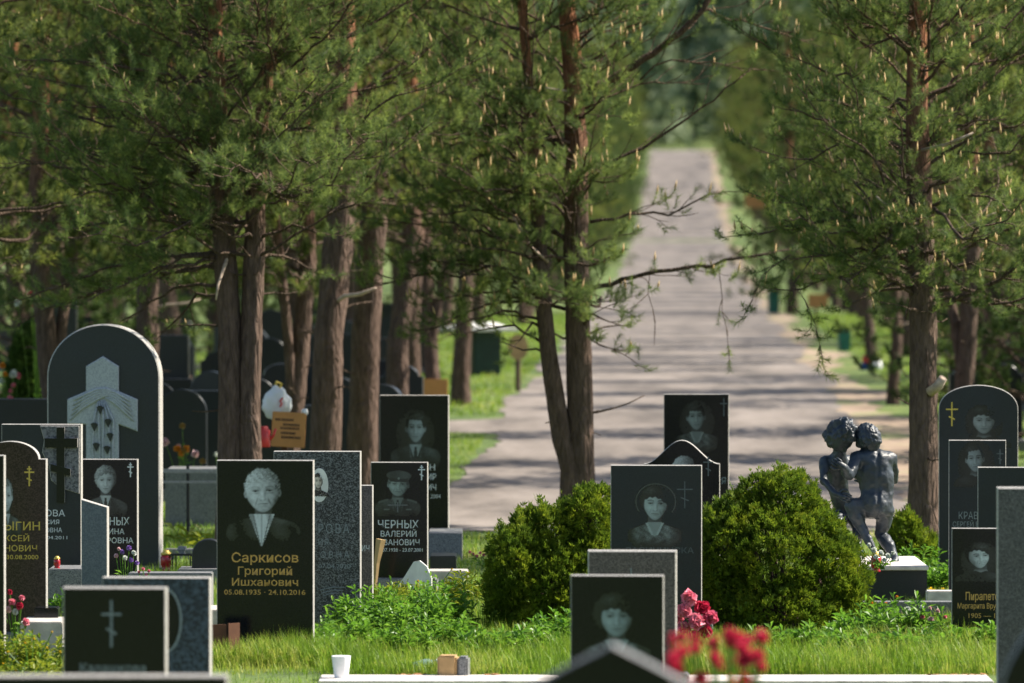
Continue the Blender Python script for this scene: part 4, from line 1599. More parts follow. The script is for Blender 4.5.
# 13 officer
s = Stone('black headstone with engraved officer in peaked cap and white lettering', 371, 428, 462, 42, mat='black_polished', thick=.07)
portrait(s, 398, 491, 46, 50, dict(hair='grey', cloth='uniform', cap=True, age=1.0, fw=1.05, jaw=.2, tilt=-.05), tint=(.8, 1, .95), gain=.25, seed=13)
cross_px(s, 422, 465, 480, 3.6, 'white_paint', top_bar=True, th=1.2)
text_px(s, 'ЧЕРНЫХ', 378, 419, 528, 8, 'white_paint', serif=True)
text_px(s, 'ВАЛЕРИЙ', 381, 417, 536.5, 5.8, 'white_paint', serif=True)
text_px(s, 'ИВАНОВИЧ', 378, 420, 545, 5.8, 'white_paint', serif=True)
text_px(s, '24.07.1938 - 23.07.2001', 377, 423, 551.5, 3.6, 'white_paint')
cross_px(s, 398, 502, 512, 10, 'faint_cut', three=False, th=1.2)
# 14 suited man
s = Stone('tall dark green-black headstone with engraved man in suit and tie, farthest of the left cluster', 380, 449, 395, 48, mat='black_polished', thick=.09, zbase=.10)
portrait(s, 416, 436, 50, 62, dict(hair='dark', cloth='suit', glow=.10, line=.62, fw=.90, jaw=.34, light=1, age=.3, part=-1), tint=(.78, .95, 1), gain=.30, seed=14)
text_px(s, 'Н', 430, 435.5, 470, 6, 'white_paint', bold=.01)
text_px(s, 'ИР', 428, 436.5, 479.5, 6, 'white_paint', bold=.01)
text_px(s, 'ИЧ', 428, 436.5, 490, 6, 'white_paint', bold=.01)
text_px(s, '.2004', 430, 441, 498, 4, 'white_paint')
# 15 halo woman
s = Stone('dark grey headstone with engraved haloed woman and thin cross, between two round bushes', 611, 702, 465, 37, mat='black_matte', thick=.08)
portrait(s, 655, 513, 60, 68, dict(hair='dark', cloth='blouse', female=True, veil=True, line=.50, puff=1.05, age=.5, tilt=-.05), gain=.36, seed=15, tint=(.80, .97, .95))
cross_px(s, 685, 481, 508, 8, 'faint_cut', th=1.2, top_bar=False)
text_px(s, 'ЛАСИЧИНСКА', 625, 694, 553, 6, 'faint_cut')
# 16 ogee stone
s = Stone('dark headstone with swept curved top, head of a grey-haired portrait just showing', 644, 720, 440, 42, 'wave', 'black_polished', thick=.08)
portrait(s, 684, 474, 40, 44, dict(hair='white', cloth='suit', female=True, age=1, puff=1.1), gain=.30, seed=16)
cross_px(s, 708.5, 456, 476, 5, 'faint_cut', top_bar=True, th=1.2)
# 17 tall
s = Stone('tall black headstone with engraved dark-haired person, farthest one in front of the road', 664, 729, 394, 47, mat='black_polished', thick=.08)
portrait(s, 697, 424, 46, 56, dict(hair='dark', cloth='blouse', glow=.10, line=.50, fw=.92, tilt=.06, part=-1), gain=.20, seed=17, tint=(.8, .95, .95))
cross_px(s, 724, 398, 416, 3.6, 'faint_cut', three=False, th=1.1)
text_px(s, 'Я', 721.5, 726, 484, 7, 'grey_cut')
# 18 brown grey
s = Stone('plain brown-grey granite headstone standing just behind the blurred young portrait stone', 588, 677, 550, 32.5, mat='brown_grey', thick=.09, ch=.009)
cross_px(s, 631.5, 568, 590, 5, 'grey_cut', th=1.4)
# 19 near portrait
s = Stone('near blurred black headstone with portrait of a curly-haired young person in a collar', 571, 664, 575, 29, mat='black_polished', thick=.07)
portrait(s, 617, 628, 78, 84, dict(hair='dark', cloth='blouse', female=True, line=.48, puff=1.2, jaw=.22, eye=1.1), gain=.30, seed=19, tint=(.75, .95, 1.0))
# 20 nearest peak
s = Stone('nearest headstone, black blurred peaked top rising into the bottom edge of the view', 505, 720, 643, 15.5, 'peak', 'black_polished', 'side_dark', thick=.08, ch=.006)
# 9 low foreground slab bottom left
s = Stone('wide blurred black slab whose pale top edge runs along the bottom left corner', -60, 228, 675, 21, 'rect', 'black_polished', 'side_granite', thick=.09, ch=.006, yaw=0)
# 21 right arch
s = Stone('black headstone with round head, gold three-bar cross and faint portrait, right side', 939, 1018, 385, 43, 'segment', 'black_matte', 'side_granite', thick=.10)
portrait(s, 984, 428, 56, 54, dict(hair='dark', cloth='dark', female=True, puff=1.25, glow=.08, line=.55), gain=.22, seed=21)
cross_px(s, 952, 402, 426, 6, 'gold_yellow', th=1.4, top_bar=False)
# 22
s = Stone('grey-black headstone with a faint portrait in a lighter panel, before the gold-cross arch', 949, 1006, 440, 40, mat='black_matte', thick=.08)
portrait(s, 976, 466, 44, 56, dict(hair='dark', cloth='dark', glow=.12, age=.5, line=.7, tilt=.08, fw=.95), gain=.24, seed=22, tint=(.85, .95, 1))
cross_px(s, 1000, 449, 464, 3.4, 'faint_cut', th=1.1)
text_px(s, 'КРАВ', 959, 978, 519, 7.5, 'grey_cut', bold=-.004)
text_px(s, 'СЕРГЕЙ В', 953, 979, 526.5, 5, 'grey_cut')
# 23
s = Stone('blank dark headstone overlapping the faint panel portrait, at the right edge', 978, 1046, 467, 38, mat='black_matte', thick=.08)
# 24
s = Stone('blurred grey speckled headstone rising tall at the right edge', 997, 1075, 487, 31, mat='grey_granite_fine', thick=.09, ch=.009)
# 25
s = Stone('black headstone with smiling dark-haired woman and worn gold letters, mounted on a dark stand', 952, 1008, 528, 36, mat='black_polished', thick=.05, float_to=628)
portrait(s, 981, 563, 52, 50, dict(hair='dark', cloth='dark', female=True, smile=True, glow=.10, turn=.09, age=.6, puff=1.05, tilt=.12, light=1), gain=.50, seed=25)
text_px(s, 'Пирапето', 966, 999, 600, 8, 'gold_paint', bold=.012)
text_px(s, 'Маргарита Вруй', 958, 999, 608.5, 5.5, 'gold_paint', bold=.008)
text_px(s, '1905 — 19', 969, 1000, 618, 5, 'gold_paint')
mb = MB()
mb.box((.03, .05, s.z0 / 2 + .15), (.06, .04, s.z0 + .3))
mb.box((.16, .05, s.z0 / 2 + .15), (.04, .04, s.z0 + .3))
mb.box((.05, .04, .03), (.36, .22, .06))
mb.build('stand', 'black_metal', s.root)
# 26 nearest right
s = Stone('nearest blurred black curved headstone cutting into the lower right corner', 1003, 1110, 572, 17, 'leaf', 'black_polished', 'side_dark', thick=.08)
bpy.context.view_layer.update()
# ------------------------------------------------------------------ CLIPPED EVERGREEN SHRUBS
def shrub(name, label, d, blobs, n, mat='thuja_leaf', group='clipped evergreen shrubs', cat='shrub', size=.034, seed=1, upw=.9, core=True):
    """blobs: (px, py, rx_px, ry_px, dy). Fans of scale leaves all over lumpy volumes, with a stem and boughs inside"""
    rg = np.random.default_rng(seed)
    ppm = F / d
    cx = np.mean([b[0] for b in blobs])
    o = Vector((X(cx, d), d, gz_s(d)))
    t = thing(name, label, cat, o, 0, group)
    C, Rr = [], []
    for px, py, rx, ry, dy in blobs:
        c = P(px, py, d + dy) - o
        C.append((c.x, c.y, c.z))
        Rr.append((rx / ppm, (rx + ry) / 2 / ppm * .95, ry / ppm))
    C, Rr = np.array(C), np.array(Rr)
    wt = (Rr[:, 0] * Rr[:, 2])
    which = rg.choice(len(C), n * 2, p=wt / wt.sum())
    dr = unit(rg.normal(size=(n * 2, 3)))
    lump = 1 + .07 * np.sin(dr[:, 0] * 21 + dr[:, 2] * 19 + 3 * which) + .13 * np.sin(dr[:, 0] * 9 + which) * np.sin(dr[:, 2] * 8 + 2 * which) + .07 * np.sin(dr[:, 1] * 17 + dr[:, 2] * 13)
    rad = (1 - .30 * rg.random(n * 2) ** 2.2) * lump * (1 + .04 * rg.normal(size=n * 2))
    pos = C[which] + dr * Rr[which] * rad[:, None]
    # leave out what is deep within another lump
    keep = np.ones(n * 2, bool)
    for i in range(len(C)):
        q = np.linalg.norm((pos - C[i]) / Rr[i], axis=1)
        keep &= ~((q < .62) & (which != i))
    keep &= pos[:, 2] > .02
    hole = np.sin(pos[:, 0] * 17 + 2 * np.sin(pos[:, 2] * 9)) * np.sin(pos[:, 2] * 15 + pos[:, 1] * 8 + seed)
    keep &= ~((hole > .72) & (rg.random(n * 2) < .75))
    pos, dr = pos[keep][:n], dr[keep][:n]
    n = len(pos)
    stray = rg.random(n) < .03
    pos = pos + dr * (stray * rg.uniform(.01, .06, n))[:, None]
    D = unit(dr * .9 + np.array([[0, 0, upw]]) + rg.normal(0, .25, (n, 3)))
    Sd = unit(np.cross(D, rg.normal(size=(n, 3))))
    K = 6
    ang = np.linspace(-1.0, 1.0, K)[None, :, None] + rg.normal(0, .12, (n, K, 1))
    dd = D[:, None] * np.cos(ang) + Sd[:, None] * np.sin(ang) + rg.normal(0, .12, (n, K, 3))
    ln = size * rg.uniform(.6, 1.3, (n, 1, 1)) * (1.1 - .35 * np.abs(ang))
    nn = unit(np.cross(dd, np.cross(D, Sd)[:, None]))
    w = size * .14
    base = pos[:, None] + rg.normal(0, .004, (n, K, 3))
    V = np.stack([base - nn * w * .5, base + dd * ln * .5 - nn * w, base + dd * ln, base + dd * ln * .5 + nn * w], 2).reshape(-1, 3)
    i4 = np.arange(n * K)[:, None] * 4
    T = np.concatenate([i4 + np.array([[0, 1, 2]]), i4 + np.array([[0, 2, 3]])])
    mobj('crown', tri_mesh('crown', V, T), mat, t)
    mb = MB()
    for i in range(len(C)):
        c = C[i]
        st = Vector((c[0] * .25, c[1] * .25, 0))
        mb.tube([st, Vector(c) * .5 + Vector((0, 0, .05)), Vector(c)], [.022, .016, .008], 6)
        for j in range(16):
            v = unit(rg.normal(size=3)) * Rr[i] * .8
            mb.tube([Vector(c) * .8, Vector(c) + Vector(v)], [.008, .003], 4)
    mb.build('stem', 'twig_bark', t)
    return t


shrub('evergreen_shrub', 'round clipped evergreen bush left of the haloed woman stone, in front of the twin-stemmed pine', 37.7,
      [(516, 572, 29, 48, 0), (508, 600, 22, 26, -.05), (553, 545, 26, 42, .1), (556, 590, 40, 44, 0), (588, 522, 24, 34, .1), (590, 575, 38, 50, .1), (548, 618, 42, 20, -.08), (530, 530, 18, 22, .1), (598, 500, 16, 14, .12)], 17000, seed=1)
shrub('evergreen_shrub', 'largest round evergreen bush, between the haloed woman stone and the bronze couple', 37.6,
      [(775, 565, 62, 68, .1), (732, 560, 38, 55, .1), (826, 580, 38, 50, .05), (786, 500, 34, 30, .15), (740, 512, 28, 18, .15), (818, 534, 26, 26, .1), (760, 490, 20, 14, .12), (785, 612, 60, 30, -.1), (735, 600, 30, 36, 0), (845, 600, 22, 34, 0)], 22000, seed=2)
shrub('young_evergreen', 'small loose bright evergreen plant behind the bronze couple, by the straight pine stem', 43.5,
      [(905, 540, 16, 26, 0), (922, 552, 16, 20, 0), (893, 560, 12, 18, .1), (936, 560, 10, 18, .1)], 2200, 'thuja_leaf', 'small evergreens', seed=3, size=.045)
shrub('conifer_shrub', 'slim upright green conifer at the far left beside the blurred dark statue', 62,
      [(26, 395, 20, 40, 0), (27, 360, 13, 28, 0), (28, 338, 6, 12, 0)], 4500, 'thuja_dark', 'small evergreens', seed=4, size=.07)


# ------------------------------------------------------------------ GRASS
def grass(name, label, regions, mat='grass_blade', seed=5):
    rg = np.random.default_rng(seed)
    Vs, Ts, off = [], [], 0
    for (y0, y1, xf, n, h0, h1, w, skip) in regions:
        y = rg.uniform(y0, y1, n)
        a, b = xf(y)
        x = a + (b - a) * rg.random(n)
        cl = np.sin(x * 2.3 + np.sin(y * 1.7) * 2) * np.sin(y * 2.9 + x) * .5 + .5
        cl2 = np.sin(x * 7.1 + y * 3.3) * np.sin(y * 6.3 - x * 4) * .5 + .5
        keep = rg.random(n) < (.35 + .65 * cl)
        if skip is not None:
            keep &= ~skip(x, y)
        x, y, cl, cl2 = x[keep], y[keep], cl[keep], cl2[keep]
        n = len(x)
        h = (h0 + (h1 - h0) * (rg.random(n) ** 1.6) * (.4 + .4 * cl + .4 * cl2))
        z = np.interp(y, _zy, _zz) - .01
        az = rg.uniform(0, 6.283, n)
        lean = rg.uniform(.05, .65, n)
        d = np.stack([np.cos(az), np.sin(az), np.zeros(n)], 1)
        wv = np.stack([-np.sin(az), np.cos(az), np.zeros(n)], 1) * (w * rg.uniform(.6, 1.3, n))[:, None] * .5
        p0 = np.stack([x, y, z], 1)
        p1 = p0 + d * (h * lean * .3)[:, None] + np.array([[0, 0, 1]]) * (h * .55)[:, None]
        p2 = p0 + d * (h * lean)[:, None] + np.array([[0, 0, 1]]) * (h * (1 - .25 * lean))[:, None]
        V = np.stack([p0 - wv, p0 + wv, p1 + wv * .8, p1 - wv * .8, p2], 1).reshape(-1, 3)
        i5 = np.arange(n)[:, None] * 5 + off
        T = np.concatenate([i5 + np.array([[0, 1, 2]]), i5 + np.array([[0, 2, 3]]), i5 + np.array([[3, 2, 4]])])
        Vs.append(V)
        Ts.append(T)
        off += len(V)
    o = mobj(name, tri_mesh(name, np.concatenate(Vs), np.concatenate(Ts)), mat)
    return tag(o, label, 'grass', kind='stuff')


vw = lambda m: (lambda y: (-(512 + m) / F * y, (512 + m) / F * y))
SK = []
grass('grass', 'sunlit uneven green grass round the headstones and along the road', [
    (33.62, 41, vw(40), 170000, .03, .14, .0042, None),
    (33.62, 36.0, lambda y: ((320 - 512) / F * y, (1000 - 512) / F * y), 42000, .05, .24, .0045, None),
    (34.2, 35.0, lambda y: ((205 - 512) / F * y, (345 - 512) / F * y), 8000, .06, .24, .005, None),
    (41, 50.6, vw(60), 90000, .03, .12, .006, None),
    (26, 33.4, vw(40), 26000, .03, .10, .005, lambda x, y: (x / y * F + 512 > 322) & (x / y * F + 512 < 998) & (y > 30)),
    (50.6, 71, lambda y: (road_c(y) - 9, road_c(y) - 2.4), 60000, .03, .11, .010, None),
    (75.5, 150, lambda y: (road_c(y) - 9, road_c(y) - 2.45), 60000, .04, .12, .018, None),
    (50.6, 150, lambda y: (road_c(y) + 3.2, road_c(y) + 9), 90000, .03, .12, .016, None),
    (37.5, 41, lambda y: ((470 - 512) / F * y, (600 - 512) / F * y), 9000, .06, .22, .005, None),
])


# ------------------------------------------------------------------ LEAFY PLANTS AND FLOWERS
def leaf_quads(base, d, ln, w, rg, bend=.3):
    """n lance-shaped bent leaves: 2 tris + tip"""
    n = len(base)
    side = unit(np.cross(d, rg.normal(size=(n, 3)) * .3 + np.array([[0, 0, 1.0]])))
    dn = np.array([[0, 0, -1.0]])
    m = base + d * ln[:, None] * .45
    tip = base + d * ln[:, None] + dn * (ln * bend)[:, None]
    V = np.stack([base, m + side * w[:, None], tip, m - side * w[:, None]], 1).reshape(-1, 3)
    i4 = np.arange(n)[:, None] * 4
    T = np.concatenate([i4 + np.array([[0, 3, 2]]), i4 + np.array([[0, 2, 1]])])
    return V, T


def leafy_plant(label, px, py, d, h, spread, nst, mat='plant_leaf', group='leafy perennials among the graves', seed=0, ln=.085, lw=.011, name='leafy_plant', per=16):
    rg = np.random.default_rng(seed)
    o = P(px, py, d)
    o.z = gz_s(d)
    t = thing(name, label, 'plant', o, 0, group)
    sb = MB()
    B, D = [], []
    for i in range(nst):
        a = rg.uniform(0, 6.283)
        r_ = spread * math.sqrt(rg.random())
        p0 = np.array([r_ * math.cos(a), r_ * math.sin(a) * .7, 0])
        hh = h * rg.uniform(.55, 1.05) * (1 - .35 * (r_ / spread) ** 2)
        tp = p0 + np.array([math.cos(a) * hh * .25, math.sin(a) * hh * .25, hh])
        sb.tube([p0, (p0 + tp) / 2 + np.array([0, 0, .02]), tp], [.004, .0035, .002], 4, cap=False)
        for j in range(per):
            f = .15 + .85 * (j + rg.random()) / per
            q = p0 + (tp - p0) * f
            az = j * 2.4 + rg.uniform(-.5, .5)
            el = rg.uniform(.1, .8) + (f > .85) * .4
            B.append(q)
            D.append([math.cos(az) * math.cos(el), math.sin(az) * math.cos(el), math.sin(el)])
    B, D = np.array(B), unit(np.array(D))
    V, T = leaf_quads(B, D, ln * rg.uniform(.6, 1.25, len(B)), lw * rg.uniform(.7, 1.3, len(B)), rg)
    sb.build('stems', 'plant_leaf', t)
    mobj('leaves', tri_mesh('leaves', V, T), mat, t)
    return t


sp = random.Random(4)
i = 0
# the leafy mass below and right of the speckled stone, the rows before the bushes, the right-hand bed
for px, py, d, h, sw, n in [(345, 645, 35.6, .24, .17, 30), (380, 640, 36.0, .32, .20, 36), (418, 632, 36.8, .40, .22, 42), (400, 655, 35.0, .20, .18, 30), (450, 640, 35.8, .24, .18, 30),
                            (360, 618, 37.0, .34, .18, 34), (440, 615, 37.6, .34, .20, 34), (490, 648, 35.2, .18, .18, 26), (535, 645, 35.3, .20, .18, 28), (560, 640, 36.0, .28, .14, 26), (325, 655, 35.3, .18, .14, 22)]:
    i += 1
    leafy_plant('bright green leafy perennial in the thick clump right of the gold-lettered stone', px, py, d, h, sw, n, seed=i, group='leafy perennials right of the gold-lettered stone')
for px, py, d, h, sw, n in [(775, 648, 35.6, .16, .16, 22), (820, 645, 35.6, .18, .18, 26), (862, 640, 36.0, .26, .20, 34), (895, 636, 36.3, .32, .2, 38), (935, 640, 36.2, .24, .2, 30), (975, 655, 35.6, .2, .16, 24),
                            (848, 655, 35.2, .16, .16, 24), (915, 655, 35.3, .18, .18, 24)]:
    i += 1
    leafy_plant('leafy perennial in the flower bed before the low black kerb, right of the big bush', px, py, d, h, sw, n, seed=i, group='leafy perennials in the right bed')
for px, py, d, h, sw, n in [(10, 655, 33.6, .28, .14, 34), (40, 650, 34.0, .24, .14, 30), (22, 668, 32.8, .16, .16, 26), (55, 665, 33, .14, .1, 16)]:
    i += 1
    leafy_plant('yellow-green leafy plant in the lower left corner under the brown headstone', px, py, d, h, sw, n, 'plant_leaf_yellow', 'yellow-green plants lower left', seed=i, ln=.06, lw=.010)
leafy_plant('light green tuft of narrow leaves between the slanted stele and the rough cross stone', 62, 588, 38.4, .22, .12, 24, 'plant_leaf', 'tufts on the left graves', seed=61, ln=.10, lw=.006)
leafy_plant('light green tuft below the officer portrait stone, dry at its tips', 395, 588, 41.0, .14, .22, 26, 'plant_leaf_yellow', 'tufts on the left graves', seed=62, ln=.08, lw=.005)
leafy_plant('fresh green sprouting plant behind the bronze couple at the foot of the straight pine', 915, 575, 42.6, .34, .2, 34, 'plant_leaf', 'tufts on the right graves', seed=63)
leafy_plant('fresh green plant right of the straight pine stem, before the arched headstone', 938, 570, 42.0, .22, .12, 20, 'plant_leaf', 'tufts on the right graves', seed=64)
leafy_plant('small yellow-flowering tuft beside the low kerb right of the bronze couple', 935, 590, 40.2, .16, .10, 18, 'petal_yellow', 'tufts on the right graves', seed=65, ln=.04, lw=.006)
leafy_plant('pair of yellowish sprouts behind the big arch headstone near a thin post', 188, 520, 48.5, .20, .14, 6, 'plant_leaf_yellow', 'tufts behind the arch', seed=66, ln=.16, lw=.02, per=5)
leafy_plant('grassy mound of shoots right of the pink flowers by the road edge', 475, 600, 39.8, .28, .28, 34, 'plant_leaf_yellow', 'tufts on the left graves', seed=67, ln=.10, lw=.005)


def blooms(label, px, py, d, items, mat, h0=.1, group=None, stems=True, name='flowers', leafmat='plant_leaf', seed=0, leaves=40, vase=None, cat='flowers', mats=None, ground=True):
    """items: (px, py, radius_px, dy). Every bloom is a ball of petals, a part of the bouquet"""
    rg = np.random.default_rng(seed)
    ppm = F / d
    o = P(px, py, d)
    if ground:
        h0 = max(h0, o.z - gz_s(d))
    t = thing(name, label, cat, o, 0, group)
    sb = MB()
    for i, (bx, by, br, dy) in enumerate(items):
        c = P(bx, by, d + dy) - o
        r_ = br / ppm
        n = 60
        dirs = unit(rg.normal(size=(n, 3)) + np.array([[0, -.4, .5]]))
        lay = rg.uniform(.35, 1.0, n)
        base = np.tile(np.array([[c.x, c.y, c.z]]), (n, 1)) + dirs * (r_ * lay * .45)[:, None]
        sd = unit(np.cross(dirs, rg.normal(size=(n, 3))))
        up = unit(np.cross(sd, dirs))
        w = (r_ * .42)
        tip = base + (dirs * .45 + up * .6) * r_ * .6
        V = np.stack([base - sd * w * .35, base + sd * w * .35, base + sd * w + up * r_ * .25, tip, base - sd * w + up * r_ * .25], 1).reshape(-1, 3)
        i5 = np.arange(n)[:, None] * 5
        T = np.concatenate([i5 + np.array([[0, 1, 2]]), i5 + np.array([[0, 2, 4]]), i5 + np.array([[2, 3, 4]])])
        mm = mats[i % len(mats)] if mats else mat
        mobj('bloom', tri_mesh('bloom', V, T), mm, t)
        if stems:
            sb.tube([(0 + rg.normal(0, .01), 0, -h0), (c.x * .6, c.y * .6, c.z * .5 - h0 * .3), (c.x, c.y, c.z)], .003, 4, cap=False)
    if stems:
        sb.build('stems', leafmat, t)
        B = np.array([(rg.uniform(-.06, .06) + 0, rg.uniform(-.04, .04), rg.uniform(-h0, .02)) for _ in range(leaves)])
        D = unit(rg.normal(size=(leaves, 3)) + np.array([[0, 0, .6]]))
        V, T = leaf_quads(B, D, .07 * rg.uniform(.6, 1.2, leaves), .010 * np.ones(leaves), rg)
        mobj('leaves', tri_mesh('leaves', V, T), leafmat, t)
    return t


leafy('petal_rose', (0.60, 0.05, 0.14), (0.85, 0.25, 0.35), 0.35, 0.6, 20)
blooms('bunch of deep pink artificial peonies beside the brown-grey headstone', 698, 632, 35.5, [(689, 598, 13, 0), (702, 608, 12, .03), (684, 611, 12, -.02), (710, 618, 12, 0), (696, 622, 13, -.05), (706, 632, 11, -.02), (684, 628, 11, 0), (694, 638, 11, 0), (679, 618, 9, .04)], 'petal_pink', .12,
       mats=['petal_pink', 'petal_deep', 'petal_pink', 'petal_rose'], group='flowers on graves', seed=1)
fl = random.Random(9)
blooms('blurred bright red flowers close to the camera, bottom centre beside the nearest peak', 722, 690, 18.5, [(fl.uniform(672, 772), fl.uniform(634, 695), fl.uniform(4, 14), fl.uniform(-.2, .2)) for _ in range(60)], 'petal_red', .35, group='flowers on graves', seed=2, leaves=90)
blooms('purple and white flowers with grassy leaves before the white-crossed portrait stone', 126, 575, 38, [(129, 548, 4, 0), (134, 553, 4, 0), (122, 552, 4, 0), (116, 556, 3.5, 0), (131, 560, 4, 0), (125, 558, 4, .02), (137, 563, 3.5, 0), (119, 549, 3, 0)], 'petal_purple', .06,
       mats=['petal_purple', 'petal_white', 'petal_purple', 'petal_pale'], group='flowers on graves', seed=3, leaves=50)
blooms('tiny pink blossoms at the foot of the purple flowers', 146, 574, 37.6, [(143, 569, 2.6, 0), (149, 571, 2.6, 0), (139, 572, 2.2, 0), (146, 575, 2.4, 0)], 'petal_pink', .03, group='flowers on graves', seed=4, leaves=14)
blooms('pink and cream flowers at the foot of the brown gold-lettered headstone', 16, 625, 34.4, [(12, 602, 6, 0), (20, 606, 6, 0), (8, 610, 5.5, 0), (22, 598, 4.5, 0), (15, 612, 5, 0), (26, 622, 6, 0), (10, 592, 4, 0)], 'petal_pink', .08,
       mats=['petal_pink', 'petal_deep', 'petal_pale', 'petal_pink', 'petal_white'], group='flowers on graves', seed=5, leaves=30)
blooms('white and pink flower bunch in the right bed before the low black kerb', 928, 640, 36.2, [(931, 620, 5.5, 0), (922, 617, 4, 0), (908, 609, 4, 0), (900, 632, 4, 0), (913, 625, 3, 0), (938, 611, 3.4, 0), (945, 617, 3.4, 0), (922, 607, 3.4, 0), (930, 608, 3, 0), (946, 626, 3, 0), (902, 640, 5, 0), (892, 634, 3.5, 0)], 'petal_pale', .10,
       mats=['petal_pale', 'petal_pink', 'petal_white', 'petal_pale', 'petal_white'], group='flowers on graves', seed=6, leaves=40)
blooms('low spread of small pink flowers at the road edge left of the round bush', 484, 560, 45, [(470 + 3.4 * k_, 554 + (k_ * 7 % 5) - 2, 2.6, .05 * (k_ % 3)) for k_ in range(10)], 'petal_pink', .05, group='flowers on graves', seed=7, leaves=16)
blooms('dandelions scattered through the yellow-green plants lower left', 30, 660, 33.4, [(34, 639, 2, 0), (8, 652, 2, 0), (16, 670, 2.2, 0), (47, 648, 2, 0), (52, 632, 1.8, 0), (25, 643, 1.8, 0), (60, 652, 2, 0), (3, 664, 2, 0), (41, 662, 2, 0)], 'petal_yellow', .05, group='flowers on graves', seed=8, leaves=8)
blooms('few yellow-orange blossoms on the flower bed beside the low black kerb', 890, 612, 37, [(897, 597, 2.4, 0), (872, 603, 2, 0), (886, 603, 1.8, 0)], 'petal_orange', .06, group='flowers on graves', seed=9, leaves=14)
blooms('two dandelions in the tall grass below the officer portrait stone', 430, 575, 40.5, [(469, 573, 1.8, 0), (418, 581, 1.8, 0), (452, 569, 1.5, 0)], 'petal_yellow', .05, group='flowers on graves', seed=10, leaves=6)

# ------------------------------------------------------------------ KERBS, PLINTHS AND SMALL THINGS
def block(name, label, cat, px0, px1, pyt, pyb, d, depth, mat, group=None, rz=0.0, bev=.006, ground=True):
    a, b = P(px0, pyt, d), P(px1, pyb, d)
    zb = min(b.z, gz_s(d) - .02) if ground else b.z
    o = Vector(((a.x + b.x) / 2, d + depth / 2, zb))
    t = thing(name, label, cat, o, rz, group)
    mb = MB()
    mb.box((0, 0, (a.z - zb) / 2), (b.x - a.x, depth, a.z - zb))
    mb.build('body', mat, t, bevel=bev)
    return t


GK = 'stone kerbs round the graves'
block('kerb_stone', 'pale chipped kerb running along the bottom edge of the grass', 'kerb', 318, 560, 681, 700, 33.05, .5, 'kerb_pale', GK)
block('kerb_stone', 'pale chipped kerb along the bottom edge right of the red flowers', 'kerb', 560, 994, 681, 700, 33.05, .5, 'kerb_pale', GK)
mb = MB()
r6 = random.Random(8)
t = thing('dry_leaves', 'dry brown leaves caught along the pale bottom kerb', 'litter', P(400, 676, 33.55), 0)
t['kind'] = 'stuff'
for px0, px1, n in ((398, 425, 26), (480, 500, 14), (925, 985, 40), (560, 575, 6)):
    for i in range(n):
        c = P(r6.uniform(px0, px1), 677, 33.5 + r6.uniform(0, .14)) - t.location
        c.z += r6.uniform(.003, .014)
        a = r6.uniform(0, 6.28)
        v = [c + Vector((math.cos(a + q) * .022, math.sin(a + q) * .014, r6.uniform(-.004, .012))) for q in (0, 1.6, 3.1, 4.7)]
        mb.add(v, [(0, 1, 2, 3)])
lv = mb.build('leaf_litter', 'dry_leaf', t)
# small two-tone stone block on the kerb
t = thing('stone_block', 'small pale and black stone block on the bottom kerb', 'stone block', P(453, 677, 33.55), R(-8))
mb = MB(); mb.box((-.028, 0, .065), (.115, .12, .13)); mb.build('pale_half', 'cardboard', t, bevel=.012)
mb = MB(); mb.box((.064, .004, .062), (.062, .115, .124)); mb.build('black_half', 'side_dark', t, bevel=.012)
# white cup
t = thing('plastic_cup', 'white plastic cup standing at the left end of the bottom kerb', 'cup', (X(341, 33.3), 33.3, 0), 0)
t.scale = (.85, .85, .72)
mb = MB(); mb.lathe([(.045, 0), (.050, .04), (.066, .19), (.066, .194), (.060, .19), (.045, .02)], k=28); mb.build('cup', 'white_plastic', t, True)
# bottle lying
t = thing('plastic_bottle', 'crumpled clear plastic bottle lying in the grass behind the bottom kerb', 'bottle', P(424, 668, 33.9), 0)
mt, nt, bs = new_mat('clear_plastic')
bs.inputs['Base Color'].default_value = (.55, .75, .70, 1)
bs.inputs['Roughness'].default_value = .15
bs.inputs['Transmission Weight'].default_value = .7
MATS['clear_plastic'] = mt
mb = MB(); mb.tube([(-.075, 0, -.01), (-.06, 0, 0), (0, 0, .018), (.035, 0, .03), (.055, 0, .035), (.075, 0, .04)], [.02, .034, .036, .028, .012, .012], 14); mb.build('bottle', 'clear_plastic', t, True)
mb = MB(); mb.tube([(.075, 0, .04), (.09, 0, .044)], .014, 12); mb.build('cap', 'white_plastic', t)
# leaning pale marble shard below the officer stone
t = thing('marble_slab', 'pale curved marble slab leaning in the grass before the officer portrait stone', 'slab', (X(412, 41.2), 41.2, 0), R(-10), 'broken pieces')
t.scale = (1.1, 1, 1.75)
mb = MB()
pts = [(-.16, 0), (.13, 0), (.13, .08), (.10, .13), (.05, .155), (.01, .15), (-.05, .09)]
vs = [(x, 0, z) for x, z in pts] + [(x, .03, z) for x, z in pts]
n_ = len(pts)
mb.add(vs, [tuple(range(n_)), tuple(range(n_, 2 * n_))[::-1]] + [(i, i + n_, (i + 1) % n_ + n_, (i + 1) % n_) for i in range(n_)])
mb.build('slab', 'ceramic_white', t)
# wooden stick with label blade before officer stone
t = thing('wooden_stake', 'short split wooden stake leaning against the officer portrait stone', 'stake', (X(374, 41.3), 41.3, 0), R(0), 'broken pieces')
mb = MB(); mb.tube([(0, 0, 0), (.02, 0, .25), (.05, 0, .42)], [.012, .022, .038], 5); mb.build('stake', 'cardboard', t)
